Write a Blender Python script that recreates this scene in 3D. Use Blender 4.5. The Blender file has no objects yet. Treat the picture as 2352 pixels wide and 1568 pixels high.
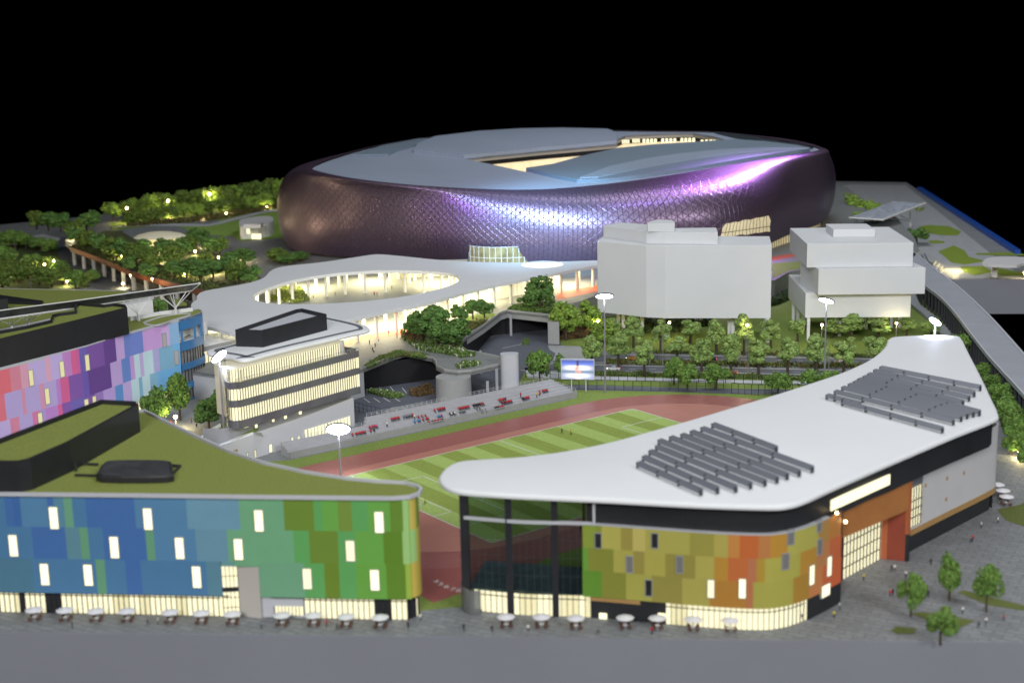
import bpy, bmesh, math, random
from mathutils import Vector, Matrix
random.seed(7)
SC=bpy.context.scene; COL=SC.collection
# ---------------------------------------------------------------- camera, world, light, exposure
PITCH=.2201; ROLL=-.0228; CZ=122.7; FOC=3422.86*.98
cam=bpy.data.cameras.new('camera'); camo=bpy.data.objects.new('camera',cam); COL.objects.link(camo)
cam.sensor_width=36.0; cam.lens=36.0*3422.86/2400; cam.clip_start=1; cam.clip_end=5000
_d=Vector((0,math.cos(PITCH),-math.sin(PITCH))); _r0=Vector((1,0,0)); _u0=_r0.cross(_d)
_r=_r0*math.cos(ROLL)+_u0*math.sin(ROLL); _u=-_r0*math.sin(ROLL)+_u0*math.cos(ROLL)
_m=Matrix((( _r.x,_u.x,-_d.x,0),(_r.y,_u.y,-_d.y,0),(_r.z,_u.z,-_d.z,CZ),(0,0,0,1)))
camo.matrix_world=_m
cam.dof.use_dof=True; cam.dof.focus_distance=490; cam.dof.aperture_fstop=.05134/1.5
SC.camera=camo
W=bpy.data.worlds.new('World'); SC.world=W; W.use_nodes=True
W.node_tree.nodes['Background'].inputs[0].default_value=(0,0,0,1)
W.node_tree.nodes['Background'].inputs[1].default_value=0
SC.view_settings.view_transform='Standard'; SC.view_settings.look='None'
SC.view_settings.exposure=0; SC.view_settings.gamma=1
SC.render.engine='CYCLES'
def area(name,loc,target,sx,sy,power,color=(1,1,1),spread=180):
    l=bpy.data.lights.new(name,'AREA'); l.shape='RECTANGLE'; l.size=sx; l.size_y=sy; l.energy=power; l.color=color
    l.spread=math.radians(spread)
    o=bpy.data.objects.new(name,l); COL.objects.link(o); o.location=loc
    o.rotation_euler=(Vector(target)-Vector(loc)).to_track_quat('-Z','Y').to_euler(); return o
area('hall_ceiling_light',(20,340,330),(30,430,0),300,260,.5e6,(.95,.97,1.0))
area('hall_side_light',(-150,-500,430),(0,420,10),260,160,5.0e6,(1.0,.98,.96))
area('right_fill_light',(420,-200,380),(60,420,10),200,120,2.1e6,(.97,.98,1.0))  # added fill from the right, brightens the white side wall
area('far_fill_light',(130,760,360),(110,740,0),260,200,.62e6,(.9,.95,1.0))  # added overhead fill that lifts the far terrace and canopy
# ---------------------------------------------------------------- helpers
def ray(x,y): return _d+_r*((x-1176)/FOC)+_u*(-(y-784)/FOC)
def F(x,y,z=0):            # point at height z seen at (x,y) of the 2352 px wide photograph
    v=ray(x,y); t=(z-CZ)/v.z; return Vector((v.x*t,v.y*t,z))
def FL(pts,z): return [F(x,y,z) for x,y in pts]
def Zat(y,P,x=None):        # height above ground point P that shows at row y
    if x is None: x=px(P)[0]
    v=ray(x,y); return CZ+v.z*P[1]/v.y
def px(P):
    v=Vector(P)-Vector((0,0,CZ)); z=v.dot(_d); return 1176+FOC*v.dot(_r)/z, 784-FOC*v.dot(_u)/z
def lin(c):
    return tuple((x/255/12.92 if x/255<=.04045 else ((x/255+.055)/1.055)**2.4) for x in c)
def hit(A,B,x,y):
    v=ray(x,y); dx,dy=B[0]-A[0],B[1]-A[1]; det=v.x*(-dy)+v.y*dx
    t=(A[0]*(-dy)+A[1]*dx)/det
    return Vector((v.x*t,v.y*t,CZ+v.z*t))
MATS={}
def mat(name,col=(.5,.5,.5),rough=.6,metal=0,emit=None,es=0,noise=0,nscale=.5,bump=0,bscale=1.,objcol=False,attr=False,alpha=1,trans=0,spec=.4,noise2=0):
    if name in MATS: return MATS[name]
    m=bpy.data.materials.new(name); m.use_nodes=True; nt=m.node_tree; b=nt.nodes['Principled BSDF']
    b.inputs['Roughness'].default_value=rough; b.inputs['Metallic'].default_value=metal
    b.inputs['Specular IOR Level'].default_value=spec
    if trans: b.inputs['Transmission Weight'].default_value=trans
    if alpha<1: b.inputs['Alpha'].default_value=alpha
    if len(col)==3: col=(*col,1)
    b.inputs['Base Color'].default_value=col; src=None
    if objcol:
        oi=nt.nodes.new('ShaderNodeObjectInfo'); src=oi.outputs['Color']
    if attr:
        a=nt.nodes.new('ShaderNodeAttribute'); a.attribute_name='Col'; src=a.outputs['Color']
    tc=nt.nodes.new('ShaderNodeNewGeometry')
    if noise or src:
        if noise:
            n=nt.nodes.new('ShaderNodeTexNoise'); n.inputs['Scale'].default_value=nscale; n.inputs['Detail'].default_value=6; n.inputs['Roughness'].default_value=.65
            nt.links.new(tc.outputs['Position'],n.inputs['Vector'])
            mr=nt.nodes.new('ShaderNodeMapRange'); mr.inputs[1].default_value=.25; mr.inputs[2].default_value=.75
            mr.inputs[3].default_value=1-noise; mr.inputs[4].default_value=1+noise
            nt.links.new(n.outputs['Fac'],mr.inputs[0])
            mx=nt.nodes.new('ShaderNodeMix'); mx.data_type='RGBA'; mx.blend_type='MULTIPLY'; mx.inputs[0].default_value=1
            if src: nt.links.new(src,mx.inputs[6])
            else: mx.inputs[6].default_value=col
            cm=nt.nodes.new('ShaderNodeCombineColor')
            for i in range(3): nt.links.new(mr.outputs[0],cm.inputs[i])
            nt.links.new(cm.outputs[0],mx.inputs[7]); src=mx.outputs[2]
        nt.links.new(src,b.inputs['Base Color'])
    if bump:
        n=nt.nodes.new('ShaderNodeTexNoise'); n.inputs['Scale'].default_value=bscale; n.inputs['Detail'].default_value=5
        nt.links.new(tc.outputs['Position'],n.inputs['Vector'])
        bp=nt.nodes.new('ShaderNodeBump'); bp.inputs['Strength'].default_value=bump; bp.inputs['Distance'].default_value=.4
        nt.links.new(n.outputs['Fac'],bp.inputs['Height']); nt.links.new(bp.outputs[0],b.inputs['Normal'])
    if es:
        b.inputs['Emission Color'].default_value=(*emit,1); b.inputs['Emission Strength'].default_value=es
    MATS[name]=m; return m
class MB:
    def __init__(s): s.v=[];s.f=[];s.m=[];s.c=[];s.mi=0;s.col=(1,1,1)
    def quad(s,*p,mi=None):
        n=len(s.v); s.v+= [tuple(q) for q in p]; s.f.append(tuple(range(n,n+len(p)))); s.m.append(s.mi if mi is None else mi); s.c.append(s.col)
    def face(s,idx,mi=None): s.f.append(tuple(idx)); s.m.append(s.mi if mi is None else mi); s.c.append(s.col)
    def box(s,c,sz,rz=0,mi=None):
        cx,cy,cz=c; a,b,h=sz[0]/2,sz[1]/2,sz[2]/2; co,si=math.cos(rz),math.sin(rz); n=len(s.v)
        for z in(-h,h):
            for x,y in((-a,-b),(a,-b),(a,b),(-a,b)): s.v.append((cx+x*co-y*si,cy+x*si+y*co,cz+z))
        for q in((3,2,1,0),(4,5,6,7),(0,1,5,4),(1,2,6,5),(2,3,7,6),(3,0,4,7)): s.face([n+k for k in q],mi)
        return s
    def prism(s,poly,z0,z1,mi=None,mtop=None,cap=True,bot=True):
        n=len(s.v);k=len(poly)
        ar=sum(poly[i][0]*poly[(i+1)%k][1]-poly[(i+1)%k][0]*poly[i][1] for i in range(k))
        if ar<0: poly=poly[::-1]
        g0=(lambda i:z0) if not callable(z0) else (lambda i:z0(poly[i])); g1=(lambda i:z1) if not callable(z1) else (lambda i:z1(poly[i]))
        for i,p in enumerate(poly): s.v.append((p[0],p[1],g0(i)))
        for i,p in enumerate(poly): s.v.append((p[0],p[1],g1(i)))
        for i in range(k): j=(i+1)%k; s.face((n+i,n+j,n+k+j,n+k+i),mi)
        if cap: s.face([n+k+i for i in range(k)],mi if mtop is None else mtop)
        if bot: s.face([n+i for i in range(k)][::-1],mi)
        return s
    def wall(s,path,z0,z1,th=.3,mi=None,closed=False):
        """thin vertical wall along a path"""
        off=offset(path,th,closed); k=len(path); m=k if closed else k-1
        for i in range(m):
            j=(i+1)%k; a,b,c,d=path[i],path[j],off[j],off[i]
            s.prism([a,b,c,d],z0,z1,mi)
        return s
    def tube(s,a,b,r0,r1=None,n=8,mi=None,cap=True):
        a=Vector(a);b=Vector(b); r1=r0 if r1 is None else r1; d=(b-a).normalized()
        u=d.orthogonal().normalized(); w=d.cross(u); k=len(s.v)
        for P,R in((a,r0),(b,r1)):
            for i in range(n):
                t=2*math.pi*i/n; s.v.append(tuple(P+u*math.cos(t)*R+w*math.sin(t)*R))
        for i in range(n): j=(i+1)%n; s.face((k+i,k+j,k+n+j,k+n+i),mi)
        if cap: s.face([k+i for i in range(n)][::-1],mi); s.face([k+n+i for i in range(n)],mi)
        return s
    def lathe(s,c,prof,n=16,mi=None,sx=1,sy=1,cap=True):
        k=len(s.v)
        for r,z in prof:
            for i in range(n):
                t=2*math.pi*i/n; s.v.append((c[0]+r*math.cos(t)*sx,c[1]+r*math.sin(t)*sy,c[2]+z))
        for a in range(len(prof)-1):
            for i in range(n): j=(i+1)%n; s.face((k+a*n+i,k+a*n+j,k+(a+1)*n+j,k+(a+1)*n+i),mi)
        if cap: s.face([k+i for i in range(n)][::-1],mi); s.face([k+(len(prof)-1)*n+i for i in range(n)],mi)
        return s
    def build(s,name,mats,parent=None,smooth=False,origin=None,local=False,bev=0):
        me=bpy.data.meshes.new(name)
        if parent is not None and not local:
            o=Vector(parent.get('_o',(0,0,0)))
        elif origin is not None: o=Vector(origin)
        elif local: o=Vector((0,0,0))
        else:
            xs=[p[0] for p in s.v];ys=[p[1] for p in s.v];zs=[p[2] for p in s.v]
            o=Vector(((min(xs)+max(xs))/2,(min(ys)+max(ys))/2,min(zs)))
        me.from_pydata([(p[0]-o.x,p[1]-o.y,p[2]-o.z) for p in s.v],[],s.f)
        if not isinstance(mats,(list,tuple)): mats=[mats]
        for m in mats: me.materials.append(m)
        me.polygons.foreach_set('material_index',s.m)
        if any(c!=(1,1,1) for c in s.c):
            at=me.color_attributes.new('Col','FLOAT_COLOR','CORNER'); buf=[]
            for p,c in zip(me.polygons,s.c): buf+= [c[0],c[1],c[2],1]*p.loop_total
            at.data.foreach_set('color',buf)
        if smooth: me.polygons.foreach_set('use_smooth',[True]*len(me.polygons))
        me.update()
        ob=bpy.data.objects.new(name,me); COL.objects.link(ob)
        if parent is not None: ob.parent=parent; ob['_o']=tuple(o)
        elif not local: ob.location=o; ob['_o']=tuple(o)
        if smooth==2:
            me.set_sharp_from_angle(angle=math.radians(40))
        if bev:
            md=ob.modifiers.new('bevel','BEVEL'); md.width=bev; md.segments=2; md.limit_method='ANGLE'
        return ob
def offset(path,d,closed=False):
    out=[];k=len(path)
    for i in range(k):
        if closed: a=path[(i-1)%k];c=path[(i+1)%k]
        else: a=path[max(i-1,0)];c=path[min(i+1,k-1)]
        b=path[i]
        def nrm(p,q):
            x,y=q[0]-p[0],q[1]-p[1]; l=math.hypot(x,y) or 1; return (-y/l,x/l)
        n1=nrm(a,b) if (a[0]!=b[0] or a[1]!=b[1]) else nrm(b,c); n2=nrm(b,c) if (c[0]!=b[0] or c[1]!=b[1]) else n1
        nx,ny=n1[0]+n2[0],n1[1]+n2[1]; l=math.hypot(nx,ny) or 1; nx/=l;ny/=l
        cs=max(.5,nx*n1[0]+ny*n1[1]); out.append(Vector((b[0]+nx*d/cs,b[1]+ny*d/cs,0)))
    return out
def smooth_path(pts,n=6,closed=False):
    P=[Vector((p[0],p[1],0)) for p in pts];k=len(P);out=[]
    m=k if closed else k-1
    for i in range(m):
        p0=P[(i-1)%k] if closed or i>0 else P[0]; p1=P[i]; p2=P[(i+1)%k]; p3=P[(i+2)%k] if closed or i+2<k else P[-1]
        for j in range(n):
            t=j/n; out.append(.5*((2*p1)+(-p0+p2)*t+(2*p0-5*p1+4*p2-p3)*t*t+(-p0+3*p1-3*p2+p3)*t**3))
    if not closed: out.append(P[-1])
    return out
def resamp(path,step):
    out=[Vector((path[0][0],path[0][1],0))];acc=0
    for i in range(len(path)-1):
        a=Vector((path[i][0],path[i][1],0));b=Vector((path[i+1][0],path[i+1][1],0));L=(b-a).length
        while L>1e-6 and acc+L>=step:
            t=(step-acc)/L; a=a+(b-a)*t; out.append(a.copy()); L=(b-a).length; acc=0
        acc+=L
    return out
def plen(path): return sum(math.dist(path[i][:2],path[i+1][:2]) for i in range(len(path)-1))
def patu(path,s):
    for i in range(len(path)-1):
        L=math.dist(path[i][:2],path[i+1][:2])
        if s<=L or i==len(path)-2:
            t=s/L if L else 0; return Vector((path[i][0]+(path[i+1][0]-path[i][0])*t,path[i][1]+(path[i+1][1]-path[i][1])*t,0))
        s-=L
def subpath(path,s0,s1):
    out=[patu(path,s0)];acc=0
    for i in range(1,len(path)-1):
        acc+=math.dist(path[i-1][:2],path[i][:2])
        if s0<acc<s1: out.append(Vector((path[i][0],path[i][1],0)))
    out.append(patu(path,s1)); return out
def s_at_x(path,z,x):
    """arc length on path whose point at height z shows at column x"""
    L=plen(path);N=400;best=None;prev=None
    for i in range(N+1):
        s=L*i/N;p=patu(path,s);q=px((p.x,p.y,z))[0]-x
        if prev is not None and prev[1]*q<=0: 
            return prev[0]+(s-prev[0])*abs(prev[1])/(abs(prev[1])+abs(q)+1e-9)
        prev=(s,q)
        if best is None or abs(q)<best[1]: best=(s,abs(q))
    return best[0]
def tag(o,label=None,cat=None,group=None,kind=None):
    if label:o['label']=label
    if cat:o['category']=cat
    if group:o['group']=group
    if kind:o['kind']=kind
    return o
def empty(name,loc,label,cat,group=None,rz=0):
    o=bpy.data.objects.new(name,None); COL.objects.link(o); o.location=loc; o.rotation_euler=(0,0,rz); o.empty_display_size=1
    o['_o']=tuple(loc); tag(o,label,cat,group); return o
def copytree(o,loc=None,rz=None,label=None,scale=None,parent=None,group=None,color=None):
    c=o.copy(); COL.objects.link(c); c.parent=parent
    if loc is not None:c.location=loc
    if rz is not None:c.rotation_euler=(0,0,rz)
    if scale is not None:c.scale=scale if isinstance(scale,(tuple,list)) else (scale,)*3
    if label:c['label']=label
    if group:c['group']=group
    if color:c.color=(*color,1)
    for ch in o.children: copytree(ch,parent=c)
    return c
ORD=['first','second','third','fourth','fifth','sixth','seventh','eighth','ninth','tenth','eleventh','twelfth','thirteenth','fourteenth','fifteenth','sixteenth','seventeenth','eighteenth','nineteenth']
def ordn(i):
    if i<19:return ORD[i]
    t=['twentieth','thirtieth','fortieth','fiftieth','sixtieth','seventieth','eightieth'];T=['twenty','thirty','forty','fifty','sixty','seventy','eighty']
    n=i+1
    return t[n//10-2] if n%10==0 else T[n//10-2]+' '+ORD[n%10-1]
def sheet(name,pts,z,m,th=None):
    b=MB()
    P=[Vector((p[0],p[1],0)) for p in pts]
    k=len(P); ar=sum(P[i].x*P[(i+1)%k].y-P[(i+1)%k].x*P[i].y for i in range(k))
    if ar<0:P=P[::-1]
    if th: b.prism(P,z-th,z)
    else: b.quad(*[(p.x,p.y,z) for p in P])
    return tag(b.build(name,m),kind='structure')
def circ(c,r,n=24,r2=None): return [Vector((c[0]+r*math.cos(2*math.pi*i/n),c[1]+(r2 or r)*math.sin(2*math.pi*i/n),0)) for i in range(n)]
# field frame -> world
YAW=.6464; FX,FY=-193.425,-333.729; FLN=105.56; FW=67.44
def fw(x,y): dx,dy=x-FX,y-FY; return Vector((dx*math.cos(YAW)-dy*math.sin(YAW),dx*math.sin(YAW)+dy*math.cos(YAW),0))
# ---------------------------------------------------------------- materials
M_white=mat('white_model_paint',(.78,.80,.82),.55,noise=.025,nscale=.05)
M_block=mat('white_acrylic_block',(.70,.72,.745),.6,noise=.04,nscale=.04)
M_grey=mat('grey_model_paint',(.33,.34,.36),.6,noise=.05,nscale=.2)
M_lgrey=mat('light_grey_paint',(.52,.54,.58),.55,noise=.04,nscale=.2)
M_base=mat('grey_plinth_paint',(.24,.25,.29),.5,noise=.05,nscale=.03)
M_pave=mat('grey_paving',(.26,.275,.29),.7,noise=.22,nscale=.9,bump=.3,bscale=3)
def slabs(m,ang,sc,dark=.72):
    nt=m.node_tree; b=nt.nodes['Principled BSDF']; src=b.inputs['Base Color'].links[0].from_socket
    g=nt.nodes.new('ShaderNodeNewGeometry'); mp=nt.nodes.new('ShaderNodeMapping'); mp.inputs['Rotation'].default_value=(0,0,ang); nt.links.new(g.outputs['Position'],mp.inputs[0])
    br=nt.nodes.new('ShaderNodeTexBrick'); br.inputs['Scale'].default_value=sc; br.inputs['Color1'].default_value=(1,1,1,1); br.inputs['Color2'].default_value=(dark+.1,dark+.1,dark+.1,1); br.inputs['Mortar'].default_value=(dark-.1,dark-.1,dark-.1,1); br.inputs['Mortar Size'].default_value=.03; br.inputs['Brick Width'].default_value=.9; br.inputs['Row Height'].default_value=.4
    nt.links.new(mp.outputs[0],br.inputs['Vector']); mx=nt.nodes.new('ShaderNodeMix'); mx.data_type='RGBA'; mx.blend_type='MULTIPLY'; mx.inputs[0].default_value=1
    nt.links.new(src,mx.inputs[6]); nt.links.new(br.outputs['Color'],mx.inputs[7]); nt.links.new(mx.outputs[2],b.inputs['Base Color'])
slabs(M_pave,.5,.22)
M_asph=mat('dark_asphalt',(.105,.115,.145),.7,noise=.15,nscale=.3,bump=.2,bscale=4)
M_grass=mat('flocked_grass',(.21,.29,.06),.95,noise=.3,nscale=1.2,bump=.6,bscale=6)
M_roofgr=mat('olive_flocked_roof',(.235,.275,.06),.95,noise=.28,nscale=2.0,bump=.7,bscale=5)
M_dark=mat('charcoal_cladding',(.022,.023,.027),.45,noise=.2,nscale=.1)
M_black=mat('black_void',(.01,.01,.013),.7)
M_metal=mat('grey_metal',(.35,.36,.38),.4,metal=.6)
M_wht2=mat('white_metal',(.7,.7,.7),.4)
M_rail=mat('pale_railing',(.5,.52,.54),.5)
M_fence=mat('black_fence_metal',(.015,.017,.02),.5)
M_lit=mat('lit_glazing',(.6,.58,.4),.4,emit=(1,.92,.6),es=.8)
M_lit2=mat('lit_window',(.6,.58,.4),.4,emit=(1,.93,.6),es=1.15)
M_litd=mat('dim_lit_window',(.6,.58,.4),.4,emit=(1,.88,.45),es=.5)
M_facade=mat('coloured_panels',rough=.45,attr=True,noise=.03,nscale=.3)
M_red=mat('red_track',(.34,.10,.088),.32,noise=.1,nscale=.6,spec=.5)
M_apron=mat('rust_apron',(.46,.19,.145),.45,noise=.06,nscale=.2)
M_line=mat('white_line_paint',(.75,.75,.72),.6)
M_coral=mat('coral_path',(.55,.13,.07),.6)
M_obj=mat('figure_shirt',rough=.7,objcol=True)
M_skin=mat('figure_skin',(.45,.28,.2),.6)
M_trou=mat('figure_trousers',(.03,.03,.045),.8)
M_wood=mat('timber_panel',(.4,.24,.09),.5,noise=.1,nscale=1)
M_trunk=mat('brown_trunk',(.07,.05,.035),.9)
M_bulb=mat('warm_bulb',(.9,.8,.6),.4,emit=(1,.74,.34),es=16)
M_led=mat('white_led',(.9,.9,.9),.3,emit=(.62,.7,1),es=14)
# ---------------------------------------------------------------- the plinth and ground
ZB=-16
right=[F(2352+60,1477),Vector((152,430,0)),F(2352,870,0),F(2313,826,0),F(2272,770,0),F(2240,735,0)]
tr=F(2125,640,0)
base=[Vector((-330,300,0)),F(0,1452),F(2352,1476),Vector((135,262,0)),Vector((168,420,0)),F(2318,765,9.3),F(2277,721,9.3),
      Vector((187,600,0)),Vector((189,658,0)),F(2420,641,0),F(2360,604,0),F(2082,419,0),F(1945,417,0),Vector((150,1075,0)),Vector((-60,1075,0)),F(640,440,0),F(440,468,0),F(200,497,0),F(-60,522,0),Vector((-420,860,0))]
base=[Vector((p.x,p.y,0)) for p in base]
# place the terrace front edge straight
b=MB(); b.prism(base,ZB,0); tag(b.build('display_base',[M_base]),kind='structure')
sheet('ground',offset(base,.6 if sum(base[i].x*base[(i+1)%len(base)].y-base[(i+1)%len(base)].x*base[i].y for i in range(len(base)))>0 else -.6,True),.02,M_pave)
# grass round the sports ground
gp=FL([(500,1085),(556,1064),(668,1056),(1323,914),(1296,898),(1190,905),(1100,890),(1215,852),(1400,858),(1700,868),(2100,880),(2250,960),(2240,1040),(1900,1290),(1300,1385),(1060,1393),(960,1402),(820,1380)],0)
sheet('grass',gp,.05,M_grass)
# running track and pitch in the field frame
def ringpts(R,n=40):
    cx,cy=FLN/2,-FW/2; o=[]
    for i in range(n+1): t=-math.pi/2+math.pi*i/n; o.append(fw(cx+42.2+R*math.cos(t),cy+R*math.sin(t)))
    for i in range(n+1): t=math.pi/2+math.pi*i/n; o.append(fw(cx-42.2+R*math.cos(t),cy+R*math.sin(t)))
    return o
sheet('track',ringpts(49.8),.08,M_red)
sheet('track_chute',[fw(-31,-88.5),fw(-12,-86.8),fw(6,-83.5),fw(6,-70),fw(-31,-70)],.07,M_red)
sheet('track_extension',[fw(-60,16),fw(20,16),fw(20,4.8),fw(-60,4.8)],.075,M_red)
sheet('track_apron',ringpts(38.4),.11,M_apron)
b=MB()
for k in range(8):
    R=38.5+k*1.4
    p=ringpts(R);q=ringpts(R+.16)
    for i in range(len(p)): 
        j=(i+1)%len(p); b.quad(*[(v.x,v.y,.115) for v in (p[i],q[i],q[j],p[j])][::1])
tag(b.build('track_lane_lines',mat('faint_lane_line',(.6,.36,.33),.5)),kind='structure')
# pitch with mown stripes
m=mat('mown_pitch',(.16,.25,.05),.95,noise=.25,nscale=2,bump=.5,bscale=5,attr=True)
b=MB();N=17
for i in range(N):
    a=FLN*i/N;c=FLN*(i+1)/N
    b.col=tuple(1.25*q for q in (lin((150,172,94)) if i%2==0 else lin((128,145,66))))
    b.quad(*[(v.x,v.y,.14) for v in (fw(a,-FW),fw(c,-FW),fw(c,0),fw(a,0))])
tag(b.build('pitch',m),kind='structure')
b=MB()
def ln(x0,y0,x1,y1,w=.28):
    a=fw(x0,y0);c=fw(x1,y1);d=(c-a).normalized();n=Vector((-d.y,d.x,0))*w/2;a=a-d*w/2;c=c+d*w/2
    b.quad(*[(v.x,v.y,.17) for v in (a-n,c-n,c+n,a+n)])
ln(0,0,FLN,0);ln(0,-FW,FLN,-FW);ln(0,0,0,-FW);ln(FLN,0,FLN,-FW);ln(FLN/2,0,FLN/2,-FW)
h=FW/2
for s,x0 in ((1,0),(-1,FLN)):
    for d,w in ((16.5,20.15),(5.5,9.15)):
        ln(x0,-h-w,x0+s*d,-h-w);ln(x0,-h+w,x0+s*d,-h+w);ln(x0+s*d,-h-w,x0+s*d,-h+w)
    for i in range(12):
        t0=-.93+1.86*i/12;t1=-.93+1.86*(i+1)/12
        ln(x0+s*(11+9.15*math.cos(t0)),-h+9.15*math.sin(t0),x0+s*(11+9.15*math.cos(t1)),-h+9.15*math.sin(t1))
    for yy,sy in((0,-1),(-FW,1)): ln(x0+s*3,yy,x0,yy+sy*3)
for i in range(32):
    t0=2*math.pi*i/32;t1=2*math.pi*(i+1)/32
    ln(FLN/2+9.15*math.cos(t0),-h+9.15*math.sin(t0),FLN/2+9.15*math.cos(t1),-h+9.15*math.sin(t1))
tag(b.build('pitch_lines',M_line),kind='structure')
# roads behind the fence
road1=FL([(1195,836),(1330,838),(1700,846),(2200,857),(2200,867),(1700,857),(1330,853),(1195,850)],0)
road2=FL([(1270,815),(1420,815),(1700,819),(2150,828),(2150,840),(1700,832),(1420,829),(1270,831)],0)
sheet('road_near',road1,.09,M_asph); sheet('road_far',road2,.09,M_asph)
b=MB()
for (xa,ya,xb,yb) in ((1350,846,2150,860),(1400,822,2130,833)):
    for k in range(34):
        if k%2: continue
        t0=k/34;t1=(k+.7)/34
        p=F(xa+(xb-xa)*t0,ya+(yb-ya)*t0);q=F(xa+(xb-xa)*t1,ya+(yb-ya)*t1);n=Vector((0,.12,0))
        b.quad(*[(v.x,v.y,.12) for v in(p-n,q-n,q+n,p+n)])
for (xa,ya,xb,yb) in ((1330,838,2200,857),(1195,851,1700,857),(1700,857,2200,867),(1420,829.5,2150,840),(1420,814.5,2150,828)):
    p=F(xa,ya);q=F(xb,yb);n=Vector((0,.2,0)); b.quad(*[(v.x,v.y,.14) for v in(p-n,q-n,q+n,p+n)])
tag(b.build('road_markings',M_line),kind='structure')
sheet('lawn_behind_road',FL([(1290,795),(1275,745),(1330,720),(1500,690),(1790,640),(1830,640),(2110,650),(2170,740),(2180,824),(1900,814),(1500,808),(1340,806)],0),.07,M_grass)
sheet('service_path',FL([(1150,905),(1190,888),(1330,884),(1500,889),(1700,893),(1850,895),(1850,905),(1700,905),(1500,899),(1330,896),(1230,902)],0),.08,M_asph)
sheet('pavement',FL([(1205,845),(1330,862),(1500,868),(1700,873),(1900,877),(1900,884),(1700,881),(1500,876),(1330,872),(1212,868)],0),.09,M_lgrey)
sheet('pavement_corner',FL([(1258,793),(1340,796),(1345,828),(1270,828),(1276,812),(1262,803)],0),.12,mat('pale_pavement',(.36,.37,.38),.7,noise=.1,nscale=1))
# car park and ramp below the podium
sheet('car_park',FL([(815,860),(1010,830),(1300,700),(1290,800),(1262,800),(1290,822),(1205,840),(1205,855),(1190,885),(1120,905),(900,935),(812,985)],0),.06,M_asph)
sheet('courtyard',FL([(300,950),(430,870),(520,850),(640,880),(660,940),(600,985),(450,1030),(380,1000)],0),.05,mat('light_paving',(.26,.27,.28),.7,noise=.35,nscale=1.6,bump=.3,bscale=3))
b=MB()
def pl(x0,y0,x1,y1,w=.25):
    a=F(x0,y0);c=F(x1,y1);d=(c-a).normalized();n=Vector((-d.y,d.x,0))*w/2
    b.quad(*[(v.x,v.y,.09) for v in (a-n,c-n,c+n,a+n)])
for i in range(4): pl(868+i*28,885+i*3,876+i*29,895+i*4)
for i in range(4): pl(836+i*22,915+i*-1,850+i*23,925-i*1)
for i in range(5): pl(864+i*20,948-i*4,893+i*20,958-i*4)
pl(1155,800,1200,790)
tag(b.build('parking_lines',M_line),kind='structure')
# front-right grass beds
gl=mat('short_grass',(.13,.16,.04),.95,noise=.35,nscale=2.2,bump=.5,bscale=5)
sheet('grass_bed_corner',FL([(2045,1448),(2060,1438),(2105,1443),(2100,1455),(2060,1456)],0),.1,gl)
sheet('grass_bed_front',FL([(2090,1408),(2120,1405),(2200,1418),(2240,1425),(2210,1440),(2150,1432)],0),.1,gl)
sheet('grass_bed_middle',FL([(2198,1360),(2215,1355),(2290,1375),(2360,1392),(2350,1402),(2270,1390)],0),.1,gl)
sheet('grass_strip_right',FL([(2360,1150),(2340,1160),(2290,1170),(2310,1195),(2370,1215)],0),.1,gl)
# ---------------------------------------------------------------- facade helpers
def facade_panels(path,zs,rows,parent,name='coloured_panels',th=.25,off=.12):
    """rows: list of [x0,(col),x1,(col),...,xn] from the top row down; zs: row boundaries from the top down"""
    b=MB();rr=random.Random(3)
    outer=path
    for k,row in enumerate(rows):
        z1,z0=zs[k],zs[k+1]; zm=(z0+z1)/2
        xs=row[0::2]; cs=row[1::2]
        ss=[s_at_x(path,zm,x) for x in xs]
        for i,c in enumerate(cs):
            if ss[i+1]-ss[i]<.05 or c is None: continue
            g_=sum(lin(c))/3; b.col=tuple(min(.9,(q*.9+g_*.1)*1.55) for q in lin(c)); sp=subpath(outer,ss[i],ss[i+1])
            for a,c2 in zip(sp,sp[1:]): b.quad((a.x,a.y,z0),(c2.x,c2.y,z0),(c2.x,c2.y,z1),(a.x,a.y,z1))
    return b.build(name,[M_facade],parent)
def facade_box(path,x,ztop,zbot,w,depth=.25,out=.12,xz=None):
    """a thin box on the facade centred on image column x"""
    s=s_at_x(path,(ztop+zbot)/2,x); a=patu(path,max(0,s-w/2)); c=patu(path,s+w/2); d=(c-a).normalized(); n=Vector((d.y,-d.x,0))
    return a,c,n
def window_on(path,x,y0,y1,w,parent,m,out=.1,frame=True,name='window'):
    zc=10
    for _ in range(4):
        s=s_at_x(path,zc,x);p=patu(path,s); z1=Zat(y0,p,x);z0=Zat(y1,p,x); zc=(z0+z1)/2
    a,c,n=facade_box(path,x,z1,z0,w)
    b=MB(); b.prism([a+n*out,c+n*out,c-n*.3,a-n*.3],z0,z1); o=b.build(name,[m],parent)
    if frame:
        d=(c-a).normalized()*.13; f=MB()
        for (p,q) in ((a-d,a),(c,c+d)): f.prism([p+n*(out+.08),q+n*(out+.08),q-n*.2,p-n*.2],z0-.15,z1+.15)
        for (u,v) in ((z0-.15,z0),(z1,z1+.15)): f.prism([a+n*(out+.08),c+n*(out+.08),c-n*.2,a-n*.2],u,v)
        f.build('frame',[M_grey],o)
    return o
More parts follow.
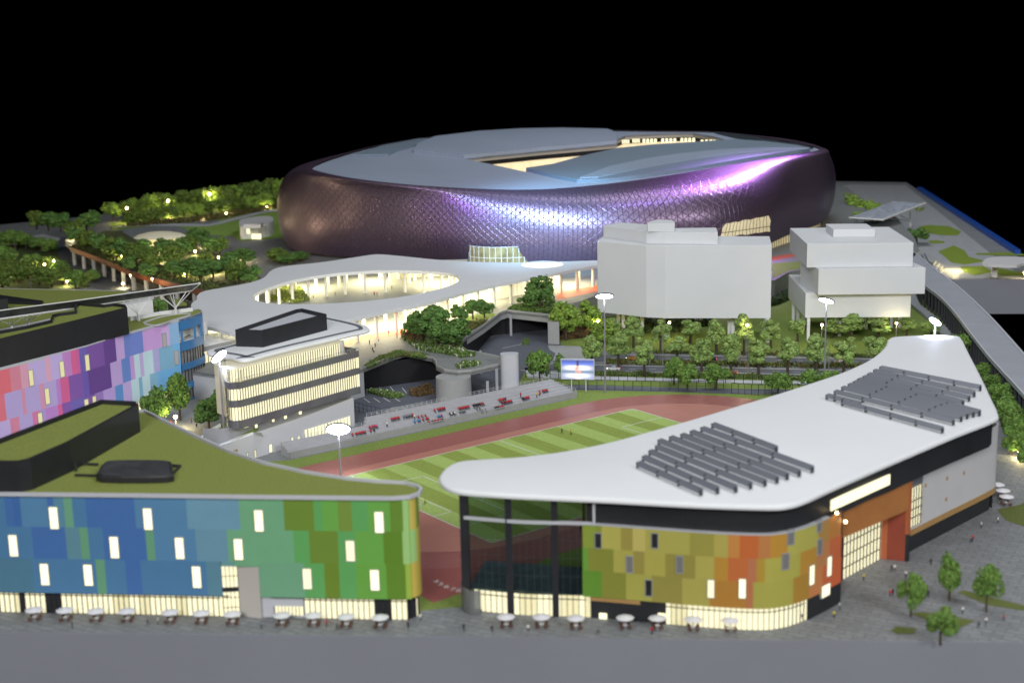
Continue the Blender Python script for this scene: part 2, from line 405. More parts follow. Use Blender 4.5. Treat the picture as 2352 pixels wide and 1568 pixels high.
def glazing(path,z0,z1,parent,step=1.6,lit=None,m=None,name='ground_floor_glazing',mull=None,gaps=(),mw=.12,rails=(),seed=1,pd=.7):
    """recessed lit glass with mullions; gaps: list of (s0,s1) left unlit"""
    rr=random.Random(seed); L=plen(path); b=MB(); s=0
    while s<L-.1:
        e=min(L,s+step*rr.choice((1,2,3))); mid=(s+e)/2
        k=0
        if any(g0<mid<g1 for g0,g1 in gaps): k=2
        elif rr.random()>pd: k=1 if rr.random()<.7 else 2
        b.mi=k
        sp=subpath(path,s,e)
        for a,c in zip(sp,sp[1:]): b.quad((a.x,a.y,z0),(c.x,c.y,z0),(c.x,c.y,z1),(a.x,a.y,z1))
        s=e
    g=b.build(name,[m or M_lit,M_litd,M_dark],parent)
    b=MB(); s=0
    while s<=L:
        p=patu(path,min(s,L-.01)); q=patu(path,min(s+.05,L)); d=(q-p).normalized() if (q-p).length>0 else Vector((1,0,0)); 
        b.box((p.x+d.y*.1,p.y-d.x*.1,(z0+z1)/2),(mw,.25,z1-z0),math.atan2(d.y,d.x)); s+=step
    for z in rails:
        sp=resamp(path,2)
        for a,c in zip(sp,sp[1:]):
            d=(c-a).normalized();n=Vector((d.y,-d.x,0))
            b.prism([a+n*.22,c+n*.22,c,a],z-.07,z+.07)
    b.build('mullions',[mull or M_dark],g); return g
def roofrim(poly,z,parent,h=.6,th=.5,m=None,name='roof_rim'):
    b=MB(); b.wall(poly,z-.3,z+h,th,closed=True); return b.build(name,[m or M_lgrey],parent)
def inset(poly,d):
    k=len(poly);ar=sum(poly[i][0]*poly[(i+1)%k][1]-poly[(i+1)%k][0]*poly[i][1] for i in range(k))
    return offset(poly,d if ar>0 else -d,True)
# ================================================================ blue and green block, front left
ZR=27
roof=FL([(-130,1131),(0,1134),(300,1137),(600,1141),(900,1144),(940,1141),(960,1134),(965,1125),(955,1117),(930,1111),(860,1107),(790,1100),(700,1086),(600,1064),(520,1036),(450,1004),(390,975),(330,945),(250,960),(-40,1020),(-160,1060)],ZR)
roof=[Vector((p.x,p.y,0)) for p in roof]
o=empty('blue_green_block',(roof[2].x,roof[2].y,0),'long block clad in blue and green panels with an olive green roof','building')
BG=o
rp=inset(roof,.4)
core=inset(roof,1.6)
b=MB(); b.prism(rp,ZR-.5,ZR); b.build('roof',[M_roofgr],o)
roofrim(roof,ZR,o,.5,-.5)
b=MB(); b.prism(core,0.03,ZR-.5); b.build('core_wall',[M_dark],o)
fp=[rp[i] for i in range(0,11)]
fp=[Vector((p.x,p.y,0)) for p in fp]
fp=smooth_path(fp,4)
if fp[0].x>fp[-1].x: fp=fp[::-1]
def V(X): return X/2.4
B1=(58,105,143);B2=(50,92,148);B3=(66,112,148);B4=(88,130,152);G1=(92,146,108);G2=(92,120,36);G3=(78,144,76);G4=(88,146,56);G5=(86,120,32);G6=(132,172,100);Y1=(172,155,62);T1=(68,112,128);BG1=(84,136,104)
rows=[
 [-130,B2,-30,B1,12,B2,31,(45,88,145),48,B3,110,B2,125,(70,118,138),148,(88,140,110),167,B1,198,B2,310,B3,429,B4,550,G1,652,G2,721,G3,740,G4,777,(100,125,45),808,G3,846,G4,896,G5,925,G6,941,Y1,955,(110,130,45),972],
 [-130,B1,75,B2,152,(75,118,132),185,BG1,204,B1,238,B2,336,BG1,355,B3,450,(84,126,146),523,G1,675,G3,711,G2,777,G3,817,G4,881,(80,117,25),925,G6,957,(165,155,60),972],
 [-130,(62,105,128),77,B1,222,BG1,243,B1,290,B2,325,B1,475,(72,115,132),508,B1,509,None,596,(92,142,110),700,G3,746,(92,118,28),780,G3,819,(88,144,52),888,(82,118,28),932,(130,158,50),944,(168,150,55),972]]
# the bottom row keeps cladding above the entrance recess
facade_panels(fp,[ZR-.5,19.7,12.6,4.9],rows,o)
facade_panels(fp,[12.6,11.6],[[508,(84,130,130),540,G1,600]],o,name='entrance_lintel_panels')
wins=[(124,1164,1213),(340,1167,1215),(595,1171,1219),(871,1175,1222),(31,1228,1276),(263,1232,1280),(413,1234,1282),(548,1237,1284),(805,1241,1287),(103,1294,1342),(203,1296,1343),(452,1300,1348),(706,1305,1351),(861,1308,1354)]
for i,(x,y0,y1) in enumerate(wins): window_on(fp,x,y0,y1,1.75,o,M_lit2 if i not in(8,12) else M_lit)
gf=offset(fp,.9); gf=[p for p in gf]
sE0=s_at_x(gf,2.5,512); sE1=s_at_x(gf,2.5,598); sW1=s_at_x(gf,2.5,700)
L=plen(gf)
glazing(subpath(gf,0,sE0),0.05,4.85,o,1.15,seed=4,mw=.16,rails=(4.1,),pd=.66)
glazing(subpath(gf,sW1,L),0.05,4.85,o,1.15,seed=9,mw=.16,rails=(4.1,),pd=.66)
sp=subpath(gf,sE1,sW1); b=MB(); b.wall(sp,0.03,4.85,.4); b.build('white_base_wall',[M_lgrey],o)
sp=subpath(offset(fp,.78),s_at_x(gf,2,632),s_at_x(gf,2,696)); glazing(sp,.6,2.6,o,.75,seed=3,name='low_strip_window',pd=1)
# soffit under the cladding
b=MB(); sp=resamp(fp,3);q=offset(sp,3.0)
for i in range(len(sp)-1):
    xm=px((sp[i].x,sp[i].y,4.8))[0]
    if not 500<xm<598: b.prism([sp[i],sp[i+1],q[i+1],q[i]],4.75,4.9)
b.build('soffit',[M_dark],o)
# entrance recess: lit curtain wall on the left side, white curved wall on the right
a=patu(fp,s_at_x(fp,8,509));c=patu(fp,s_at_x(fp,8,596)); d=(c-a).normalized(); n=Vector((-d.y,d.x,0)); WL=(c-a).length
e1_=a+d*(WL*.40)+n*.95
b=MB(); b.prism([a+n*.35,e1_,e1_+n*.15,a+n*.5],.05,11.6); b.build('entrance_curtain_wall',[M_lit],o)
b=MB()
for k in range(5): 
    p=(a+n*.3).lerp(e1_-n*.05,k/4); b.box((p.x,p.y,5.8),(.12,.12,11.5))
for z in (2.2,4.4,9.2): b.tube((*(a+n*.28).xy,z),(*(e1_-n*.07).xy,z),.08,n=4)
b.prism([a+n*.2,e1_-n*.15,e1_,a+n*.35],5.7,6.7)
b.build('entrance_frames',[M_dark],o)
b=MB(); b.prism([e1_,c+n*.12,c+n*.3,e1_+n*.2],.05,11.6); b.build('entrance_back_wall',[mat('warm_white_wall',(.5,.48,.44),.6)],o)
# plant enclosure on the roof
bt=FL([(-60,1030),(0,1008),(232,919),(312,923),(318,931),(160,1017),(70,1056),(40,1062),(-60,1062)],33.5)
bt=[Vector((p.x,p.y,0)) for p in bt]; bi=inset(bt,1.0)
b=MB(); b.wall(bt,ZR,33.7,-1.0 if bi[0].x<0 and True else 1.0,closed=True)
k=len(bt);ar=sum(bt[i].x*bt[(i+1)%k].y-bt[(i+1)%k].x*bt[i].y for i in range(k))
b=MB(); b.wall(bt,ZR,33.7,1.0 if ar>0 else -1.0,closed=True); e=b.build('plant_enclosure',[M_dark],o)
b=MB(); b.prism(bi,32.2,32.8); b.build('enclosure_green_top',[M_roofgr],e)
# oval skylight and duct
q=FL([(232,1090),(228,1075),(236,1062),(262,1054),(380,1054),(394,1064),(396,1078),(385,1090)],28.8)
q=[Vector((p.x,p.y,0)) for p in smooth_path(q,3,True)]
b=MB(); b.prism(q,ZR,28.6); e=b.build('roof_skylight',[M_dark],o,bev=.25)
b=MB(); b.prism(inset(q,.6),28.6,28.75); b.build('skylight_lid',[mat('dark_slate_lid',(.06,.065,.07),.3,noise=.4,nscale=.3)],e)
b=MB()
for (x0,y0,x1,y1) in ((160,1062,225,1066),(172,1090,300,1093),(394,1068,414,1069),(414,1069,397,1086)):
    b.tube(F(x0,y0,27.4),F(x1,y1,27.4),.3,n=6)
for x in (130,175): P=F(x,1082,27); b.box((P.x,P.y,28),(.5,.5,2))
b.build('roof_duct',[M_dark],o)

# ================================================================ yellow and orange block with the white roof
ROOF=[(1008,1099),(1012,1085),(1030,1068),(1060,1057),(1110,1053),(1200,1047),(1300,1034),(1400,1014),(1500,987),(1600,959),(1700,929),(1800,899),(1880,873),(1940,852),(1990,829),(2020,808),(2035,791),(2040,778),(2060,772),(2130,769),(2195,770),(2210,778),(2222,802),(2250,856),(2275,908),(2293,948),(2284,962),(2200,995),(2100,1037),(2000,1080),(1900,1124),(1850,1147),(1810,1158),(1760,1161),(1600,1156),(1400,1145),(1200,1136),(1100,1130),(1045,1124),(1018,1113)]
ZY=27.2
rf=[F(x,y,ZY) for x,y in ROOF]; rf=[Vector((p.x,p.y,0)) for p in rf]
YB=empty('yellow_orange_block',(49,290,0),'curved block with a smooth white roof above yellow and orange panels, at the front right','building')
rs=smooth_path(rf,4,True)
b=MB(); k=len(rs)
ar=sum(rs[i].x*rs[(i+1)%k].y-rs[(i+1)%k].x*rs[i].y for i in range(k))
if ar<0: rs=rs[::-1]
prof=[(0.6,ZY-1.2),(.15,ZY-1.05),(0,ZY-.7),(.1,ZY-.3),(.35,ZY-.08),(.8,ZY)]
rings=[[(p.x,p.y,z) for p in offset(rs,d,True)] for d,z in prof]
n0=0
for R in rings: b.v+=R
for a in range(len(rings)-1):
    for i in range(k): j=(i+1)%k; b.face((a*k+i,a*k+j,(a+1)*k+j,(a+1)*k+i))
b.face([ (len(rings)-1)*k+i for i in range(k)]); b.face([i for i in range(k)][::-1])
ro=b.build('roof',[M_white],YB,smooth=2)
# wall line: a ground path set back under the eaves, from the glass corner round to the far right
eave=[F(x,y,25.7) for x,y in ((1062,1136),(1200,1146),(1360,1150),(1600,1166),(1740,1172),(1800,1168),(1850,1156),(1905,1134),(2000,1090),(2060,1066),(2100,1048),(2200,1005),(2286,970))]
wp=smooth_path(eave,6)
def sx(z,x): return s_at_x(wp,z,x)
# dark clerestory band
s1=sx(23,1362); LW=plen(wp)
b=MB(); b.wall(offset(subpath(wp,s1,LW),1.1),19.5,25.8,.4); b.build('clerestory_band',[M_dark],YB)
Y1c=(150,146,62);Y2c=(132,124,50);O1=(158,116,30);O2=(165,88,34);O3=(158,100,54);YG=(114,118,36);GG=(80,122,30)
YF=lambda X:980+X/2.4
rows=[
 [1338,(115,130,40),1368,(112,122,40),1382,Y1c,1426,(132,122,50),1453,(162,152,76),1482,(146,141,60),1584,(132,126,50),1640,(150,140,60),1672,(168,112,44),1699,(166,84,28),1742,(158,102,50),1770,O1,1809,Y1c,1880,(150,112,50),1905,(160,104,40),1932],
 [1338,(86,132,40),1351,(111,116,35),1409,(143,139,56),1455,(129,119,50),1480,(146,141,56),1528,(126,119,48),1597,(148,141,60),1640,O1,1672,O2,1718,(156,96,60),1738,(150,121,30),1757,(146,142,56),1838,O1,1876,(160,106,58),1905,(170,84,40),1932],
 [1338,GG,1382,(112,116,35),1438,(141,139,55),1497,(126,119,50),1567,(146,139,60),1630,(152,106,30),1713,(156,96,56),1730,(143,139,55),1822,(146,110,28),1859,(171,106,52),1890,(176,80,34),1932]]
cp=offset(wp,.3)
rowsB=rows
facade_panels(wp,[20.6,15.6,10.6,4.9],rows,YB)
b=MB(); sp=subpath(wp,sx(20.7,1338),sx(20.7,1905))
for a,c in zip(sp,sp[1:]):
    d=(c-a).normalized();nn=Vector((d.y,-d.x,0)); b.prism([a+nn*.15,c+nn*.15,c-nn*.8,a-nn*.8],20.55,20.8)
b.build('panel_coping',[M_lgrey],YB)
b=MB(); sp=subpath(wp,sx(10,1338),sx(10,1935)); b.wall(offset(sp,.15),4.9,20.6,.4); b.build('backing_wall',[M_dark],YB)
for i,(x,y0,y1,t) in enumerate([(1374,1224,1257,2),(1504,1224,1257,2),(1446,1277,1313,1),(1561,1277,1314,1),(1490,1331,1367,2),(1633,1331,1371,3),(1705,1329,1372,4),(1816,1216,1249,1),(1804,1271,1306,1),(1881,1194,1220,1),(1882,1238,1272,1),(1864,1298,1341,4),(1904,1278,1321,4)]):
    window_on(wp,x,y0,y1,1.25 if x<1800 else 1.5,YB,{1:mat('grey_pane',(.2,.2,.2),.2),2:M_dark,3:M_lit,4:M_lit2}[t])
# ground floor
s0=sx(2.5,1085);sa=sx(2.5,1355);sb=sx(2.5,1528);sc_=sx(2.5,1858);sd=sx(2.5,1932)
gp_=offset(wp,.7)
glazing(subpath(gp_,s0+.2,sa),.05,4.8,YB,1.25,seed=12,pd=.7,rails=(3.9,))
b=MB(); b.wall(subpath(offset(wp,.5),sa,sb),.05,4.85,.4); b.build('dark_base_wall',[M_dark],YB)
b=MB(); b.wall(subpath(offset(wp,.3),sc_,sd),.05,7.5,.4); b.build('dark_side_base',[M_dark],YB)
glazing(subpath(gp_,sb,sc_),.05,4.8,YB,1.1,seed=22,pd=.95,rails=(3.9,))
b=MB(); b.wall(subpath(wp,sa+.3,sx(4.3,1470)),4.0,4.8,.3); b.build('timber_sign_band',[M_wood],YB)
for x in (1385,1520): window_on(offset(wp,.3),x,1408,1420,1.6,YB,M_lit2,frame=False)
window_on(wp,1896,1342,1368,3.0,YB,M_lit2)
# left corner: curved base and rounded glass hall
cl=FL([(1062,1405),(1058,1398),(1062,1388),(1080,1380)],0)
b=MB(); cpth=smooth_path([F(1105,1411),F(1085,1412),F(1068,1406),F(1060,1396),F(1062,1384)],5); cpth=cpth[::-1]
b.wall(cpth,.03,5.4,.3); b.build('rounded_corner_base',[mat('clear_grey_glass',(.35,.37,.38),.15,trans=.6)],YB)
b=MB(); b.prism([F(1105,1411).xy.to_3d(),F(1085,1412).xy.to_3d(),F(1068,1406).xy.to_3d(),F(1062,1398).xy.to_3d(),F(1080,1392).xy.to_3d(),F(1110,1392).xy.to_3d()],.02,.5); b.build('rounded_corner_step',[M_dark],YB)
# glass hall with dark columns, open to the field behind it
cols=[1069,1170,1275]
hall=subpath(wp,0,sx(12,1342)); 
b=MB()
for x in cols:
    p=patu(wp,sx(12,x)); b=MB(); b.box((p.x,p.y+.6,12.9),(1.9 if x==1069 else 1.35,1.0,25.8)); b.build('hall_column',[M_dark],YB)
    
p=patu(wp,sx(12,1338)); 
b=MB(); b.wall(subpath(wp,sx(20.7,1065),sx(20.7,1365)),20.4,21.1,.4); q=patu(wp,sx(23,1364)); b.box((q.x,q.y,23.2),(.5,.5,5)); b.build('hall_transom',[M_lgrey],YB)
g=mat('tinted_glass',(.42,.5,.47),.03,alpha=.0,trans=0)
nt=g.node_tree; nt.nodes.clear(); out=nt.nodes.new('ShaderNodeOutputMaterial'); tr=nt.nodes.new('ShaderNodeBsdfTransparent'); gl=nt.nodes.new('ShaderNodeBsdfGlossy'); mx=nt.nodes.new('ShaderNodeMixShader'); fr=nt.nodes.new('ShaderNodeFresnel')
tr.inputs[0].default_value=(.27,.34,.33,1); gl.inputs['Roughness'].default_value=.05; fr.inputs[0].default_value=1.45
nt.links.new(fr.outputs[0],mx.inputs[0]);nt.links.new(tr.outputs[0],mx.inputs[1]);nt.links.new(gl.outputs[0],mx.inputs[2]);nt.links.new(mx.outputs[0],out.inputs[0])
b=MB()
hp=offset(subpath(wp,0,sx(12,1345)),.35)
for a,c in zip(hp,hp[1:]): b.quad((a.x,a.y,4.9),(c.x,c.y,4.9),(c.x,c.y,25.7),(a.x,a.y,25.7))
# far side of the hall
hb=[F(1075,1129,25.7),F(1170,1090,25.7),F(1300,1062,25.7)]
hb=[Vector((p.x,p.y,0)) for p in hb]
b.build('hall_glass',[g],YB)
b=MB()
for s in range(1,int(plen(hp)/1.5)):
    p=patu(hp,s*1.5); b.box((p.x,p.y,15.2),(.05,.05,20.6))
for z in (9,13,17):
    for a,c in zip(hp,hp[1:]): b.tube((a.x,a.y,z),(c.x,c.y,z),.04,n=4)
b.build('hall_glazing_bars',[mat('dim_bar',(.06,.07,.07),.4)],YB)
b=MB(); a=hp[0];c=patu(hp,plen(hp)); b.prism([a+Vector((.5,.5,0)),c+Vector((0,.5,0)),c+Vector((0,16,0)),a+Vector((4,16,0))],4.6,4.9); b.prism([a+Vector((4,6,0)),c+Vector((-1,5,0)),c+Vector((-1,16,0)),a+Vector((4,16,0))],.05,4.6)
b.build('hall_floor',[mat('slate_hall_floor',(.22,.29,.37),.5,noise=.5,nscale=.3)],YB)
# the solid body behind the panels so nothing shows through
body=[patu(offset(wp,1.6),sx(12,1345))]+[p for p in subpath(offset(wp,1.6),sx(12,1345)+2,LW)]
back=[F(x,y,25.7) for x,y in ((2262,905),(2200,800),(2195,790),(2060,795),(2030,820),(1950,865),(1800,915),(1600,975),(1500,1003),(1400,1030),(1345,1042))]
bodyp=[Vector((p.x,p.y,0)) for p in body+back]
# two boxes: keep clear of the entrance recess
b=MB(); b.prism(bodyp,19.6,25.6); 
sR0=sx(8,1935); 
near=[p for p in subpath(offset(wp,1.6),sx(12,1345)+.5,sR0-1)]
b.prism(near+[Vector((near[-1].x-22,near[-1].y+45,0)),Vector((near[0].x,near[0].y+30,0))],.05,19.6)
b.build('inner_core',[M_dark],YB)
# ---- orange portal
P0=hit(wp[0],wp[1],0,0) if 0 else patu(wp,sx(8,1932)); 
GR=F(2083,1290,0); GL=F(1922,1365,0)
PR=Vector((GR.x,GR.y,0)); PL_=Vector((GL.x,GL.y,0)); d=(PR-PL_).normalized(); n=Vector((d.y,-d.x,0))   # n points to the plaza
if n.y>0:n=-n
inn=-n
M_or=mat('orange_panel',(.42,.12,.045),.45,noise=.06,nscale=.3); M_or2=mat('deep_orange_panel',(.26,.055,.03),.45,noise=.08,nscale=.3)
po=MB(); D=9
zt=Zat(1095,PR,2085); zi=Zat(1162,PR+inn*0,2050)
po.prism([PR-d*.1,PR+d*1.0,PR+d*1.0+inn*D,PR-d*.1+inn*D],6.5,zt)          # right fin, upper
po.build('portal_fin',[M_or],YB)
po=MB(); po.prism([PR-d*.05,PR+d*.9,PR+d*.9+inn*D,PR-d*.05+inn*D],.03,6.5); po.build('portal_fin_base',[M_dark],YB)
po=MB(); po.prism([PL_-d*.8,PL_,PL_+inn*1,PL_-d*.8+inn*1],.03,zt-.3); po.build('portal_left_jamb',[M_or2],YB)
G0=F(1934,1331,0);G1=F(2022,1283,0);G2=F(2036,1284,0); G0,G1,G2=[Vector((q.x,q.y,0)) for q in (G0,G1,G2)]
zl=min(Zat(1200,G0,1934),Zat(1164,G1,2022)); ztop=zt
po=MB(); po.prism([PL_,PR,PR+inn*1.0,PL_+inn*1.0],zl+.0,ztop-.1); po.build('portal_lintel',[mat('ochre_orange_panel',(.42,.17,.05),.45,noise=.15,nscale=.15)],YB)
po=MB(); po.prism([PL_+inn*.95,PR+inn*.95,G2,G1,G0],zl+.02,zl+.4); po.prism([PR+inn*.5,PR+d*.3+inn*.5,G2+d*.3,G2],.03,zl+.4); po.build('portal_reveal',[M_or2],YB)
gpth=[G0,G1]
glazing(gpth,.05,zl,YB,1.45,seed=2,name='entrance_glass_wall',pd=1,mw=.14,rails=(2.6,5.4,8.2,11))
po=MB(); po.prism([G1,G2,G2+inn*.4,G1+inn*.4],.05,zl); po.build('inner_orange_wall',[M_or],YB)
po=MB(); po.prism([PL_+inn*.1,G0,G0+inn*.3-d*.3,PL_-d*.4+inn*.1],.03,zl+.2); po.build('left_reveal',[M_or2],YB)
# lit strip above the portal
st=FL([(1908,1166),(1908,1140),(2043,1099),(2046,1112)],0)
cb=offset(wp,.9)
a=patu(cb,s_at_x(cb,23.6,1910)); c=patu(cb,s_at_x(cb,23.6,2045))
po=MB(); po.prism([a,c,c+inn*.3,a+inn*.3],21.2,23.5); po.build('lit_strip_window',[M_lit2],YB)
# ---- white cinema wall on the right
wr=subpath(wp,s_at_x(wp,10,2090),LW)
e1=F(2283,985,22.5)
wr=[PR+d*1.0+inn*1.0]; 
q1=F(2281,1172,0.0); q1=Vector((q1.x,q1.y,0))
wr=[PR+d*1.0+inn*2.2,q1]
wr=smooth_path([wr[0],wr[0].lerp(q1,.5),q1.lerp(wr[0],.06),q1+Vector((1.0,2.4,0)),q1+Vector((.6,6,0)),q1+Vector((-3,30,0))],6)
zt2=Zat(975,q1,2286)
b=MB(); b.wall(wr,5.2,zt2-.4,.4); b.build('white_side_wall',[mat('white_panel_wall',(.55,.55,.56),.55,noise=.03,nscale=.2)],YB)
b=MB(); b.wall(offset(wr,-.12),4.4,5.8,.4); b.build('timber_skirting',[M_wood],YB)
b=MB(); b.wall(offset(wr,1.2),.03,4.5,.4); b.build('dark_side_base',[M_dark],YB)
for x,y in ((2159,1062),(2176,1056),(2214,1044),(2126,1114),(2175,1098),(2214,1086),(2173,1146),(2062,1090),(2078,1086)):
    window_on(wr,x,y-4,y+4,.8,YB,M_wood,out=.06,frame=False,name='timber_square')
b=MB(); b.wall(offset(subpath(wr,0.1,s_at_x(wr,10,2116)),-.15),6.5,zt2-3,.3); b.build('slot_window_frame',[mat('slate_frame',(.12,.13,.15),.4)],YB)
glazing(offset(subpath(wr,1.4,s_at_x(wr,10,2112)),-.5),6.8,zt2-6,YB,1.1,seed=3,name='slot_window',pd=1,rails=(9,11,13))
for x in (2124,2167): window_on(offset(wr,1.2),x,1215,1240,1.2,YB,M_lit,frame=False)
b=MB(); b.prism(inset([PR+d*1+inn*2.6,q1+Vector((-.6,.6,0)),q1+Vector((-3,30,0)),q1+Vector((-25,40,0)),PR+inn*25],.2),.05,19.8); b.build('side_core',[M_dark],YB)
b=MB(); b.wall([Vector((p.x,p.y,0)) for p in back[:5]],0,25.6,.3); b.build('rear_wall',[M_lgrey],YB)
# small warm spots by the portal
for x,y in ((1917,1176),(1938,1196)):
    s=s_at_x(wp,20,x);p=patu(wp,s); z=Zat(y,p,x); b=MB(); b.lathe((p.x+n.x*.5,p.y+n.y*.5,z-.3),[(.05,0),(.3,.15),(.3,.4),(.05,.6)],8); b.build('wall_spotlight',[M_bulb],YB)
# ---- photovoltaic louvres on the white roof
def louvres(lines,label,nseg=4):
    P=F(*lines[0][:2],ZY); e=empty('solar_array',(P.x,P.y,ZY),label,'solar panels','solar arrays on the white roof')
    M_pv=mat('solar_blade',(.2,.215,.25),.4,metal=.3); M_pv2=mat('solar_bracket',(.04,.045,.055),.5)
    for (x0,y0,x1,y1) in lines:
        a=F(x0,y0,ZY+1.2);c=F(x1,y1,ZY+1.2);dd=(c-a).normalized();nn=Vector((-dd.y,dd.x,0))
        if nn.y<0: nn=-nn
        b=MB(); up=Vector((0,0,.9)); w=nn*1.05
        A=[a-w*.5-up*.6,a+w*.5+up*.3]; B_=[c-w*.5-up*.6,c+w*.5+up*.3]; t=Vector((0,0,.15))
        b.v+= [tuple(v) for v in (A[0],B_[0],B_[1],A[1],A[0]+t,B_[0]+t,B_[1]+t,A[1]+t)]
        for q in((3,2,1,0),(4,5,6,7),(0,1,5,4),(1,2,6,5),(2,3,7,6),(3,0,4,7)): b.face(q)
        o=b.build('solar_row',[M_pv],e)
        for k in range(nseg+1):
            b=MB(); p=a.lerp(c,k/nseg); b.box((p.x,p.y,ZY+.75),(.22,.8,1.2),math.atan2(dd.y,dd.x)); b.build('bracket',[M_pv2],o)
louvres([(1465,1062,1610,1126),(1478,1048,1648,1122),(1493,1035,1690,1119),(1508,1024,1724,1111),(1514,1010,1757,1105),(1540,1003,1785,1098),(1566,997,1808,1090),(1588,990,1836,1083),(1612,982,1866,1074),(1637,973,1783,1028)],'rack of ten dark solar louvres on the white roof, nearer the roof tip',3)
louvres([(1899,907,1975,926),(1918,898,2165,981),(1935,921,2165,984),(1922,893,2180,972),(1940,889,2196,965),(1953,881,2216,958),(1968,876,2232,951),(1975,869,2250,945),(1990,863,2212,922),(2001,858,2226,914),(2012,852,2237,905),(2024,842,2253,884)][0:1]+[(1918,898,2190,966),(1935,921,2165,984),(1935,889,2208,958),(1950,882,2222,952),(1962,876,2236,948),(1972,870,2250,945),(1984,864,2212,922),(1995,858,2226,912),(2008,850,2238,902),(2022,843,2252,888)],'rack of dark solar louvres on the white roof, nearer the floodlight on the roof end',4)
# ================================================================ pink and purple block, middle left
ZP=28
def XY(pts,z): return [Vector((p.x,p.y,0)) for p in FL(pts,z)]
PB=empty('pink_purple_block',(-125,440,0),'long block with pink, purple and pale blue panels and a rounded blue end','building')
fpth=XY([(-150,884),(0,845),(100,819),(201,793),(298,762),(365,744),(411,734)],ZP)
endp=smooth_path(XY([(411,734),(437,727),(456,720),(464,716),(463,712),(454,710),(440,713)],ZP),4)
roofp=fpth+endp[1:]+XY([(298,727),(0,770),(-150,792)],ZP)
b=MB(); b.prism(inset(roofp,.3),ZP-.6,ZP-.1); b.build('roof',[M_roofgr],PB)
roofrim(roofp,ZP-.4,PB,.45,.3)
P1=lambda X:X/3.137
LV=(165,148,196);LP=(186,112,140);DP=(92,58,132);MP=(112,72,150);LB=(165,192,210);CB=(92,156,206);PB_=(96,118,188);PK=(188,78,130);LV2=(156,140,190);TQ=(108,156,184)
def conv(r):
    o=[]
    for i,v in enumerate(r): o.append(v/3.137 if i%2==0 else v)
    return o
rows=[conv([-470,(200,120,140),-200,(196,90,104),75,(188,112,132),150,(190,135,160),210,LV,330,(192,142,164),365,LV,455,(168,112,176),515,(192,80,130),550,(180,80,142),575,(96,82,158),635,MP,750,DP,835,(176,146,200),895,PB_,1030,(178,138,196),1165,(182,152,202),1220,(120,160,196),1290]),
 conv([-470,LV,-100,(196,96,112),40,LV2,160,(186,120,150),185,LV2,290,(186,126,156),325,LV2,410,(162,110,180),440,PK,500,MP,600,(92,76,156),640,DP,800,(168,142,196),880,(86,120,188),940,(172,132,192),970,LB,1010,(166,150,196),1035,LB,1105,(152,150,196),1150,TQ,1260,CB,1300]),
 conv([-470,LV,80,LP,145,LV2,240,(186,100,146),295,(150,130,186),335,(162,110,180),425,PK,455,MP,515,(92,80,160),620,MP,690,(136,105,172),750,(162,136,196),835,(76,130,188),890,(166,146,200),950,LB,1005,TQ,1030,LB,1085,TQ,1140,CB,1310])]
M_gg_=mat('pale_curtain_window',(.5,.5,.5),.4)
fl=smooth_path(fpth,2)
allp=fl+endp[1:]
facade_panels(allp,[ZP-.3,20.3,12.6,4.9],rows,PB)
for x,y0,y1,t in ((71,850,885,3),(142,830,865,3),(200,815,850,3),(108,892,927,3),(92,948,977,3),(198,917,935,3),(216,910,925,3),(377,766,796,1),(405,805,836,1)):
    window_on(allp,x,y0,y1,1.5,PB,{3:mat('olive_lit_window',(.5,.48,.3),.4,emit=(1,.88,.45),es=.42),1:M_gg_}[t])
b=MB(); b.wall(offset(fl,.4),4.9,ZP-.6,.5); b.build('backing_wall',[M_dark],PB)
glazing(offset(subpath(fl,s_at_x(fl,2,200),plen(fl)),1.0),.05,4.9,PB,1.4,seed=5,pd=.8)
b=MB(); b.wall(offset(subpath(fl,0,s_at_x(fl,2,200)),1.0),.05,4.9,.3); b.build('base_wall',[M_lgrey],PB)
M_blue=mat('blue_curved_panel',lin((66,128,186)),.3,noise=.05,nscale=.3)
for z0,z1,nm in ((24.3,28,'blue_band'),(17.3,20.3,'blue_band'),(10.8,13,'blue_band'),(4.3,6.5,'blue_band'),(.3,.9,'blue_band')):
    b=MB(); b.wall(endp,z0,z1,.3); b.build(nm,[M_blue],PB)
e0=offset(endp,.5)
M_gg=mat('grey_curtain_glass',(.24,.25,.26),.15,noise=.5,nscale=.35)
glazing(e0,.9,17.4,PB,1.5,m=M_gg,name='curtain_glazing',seed=8,pd=1)
b=MB(); b.wall(offset(endp,5),20.2,24.4,.3); b.prism(inset(endp+[fl[-1]+Vector((-2,4,0))],.6),20.0,20.25); b.build('loggia',[M_white],PB)
b=MB()
for x in (417,447,462): p=patu(endp,s_at_x(endp,22,x)); b.box((p.x,p.y+.5,22.3),(.7,.7,4.1))
b.build('loggia_column',[M_blue],PB)
b=MB(); b.prism(inset(endp+[Vector((-118,468,0))],2),.05,20); b.build('end_core',[M_litd],PB)
# rooftop plant enclosure
zt=36.2
bp=XY([(-130,812),(0,778),(177,735),(292,706),(287,699),(262,696),(240,699),(214,697),(178,694),(170,704),(172,714),(133,719),(120,722),(115,735),(60,748),(0,759),(-130,782)],zt)
k=len(bp);ar=sum(bp[i].x*bp[(i+1)%k].y-bp[(i+1)%k].x*bp[i].y for i in range(k))
b=MB(); b.wall(bp,ZP-.2,zt,.6 if ar>0 else -.6,closed=True); e=b.build('plant_enclosure',[M_dark],PB)
b=MB(); b.prism(inset(bp,.5),zt-1.4,zt-.9); b.build('enclosure_green_top',[M_roofgr],e)
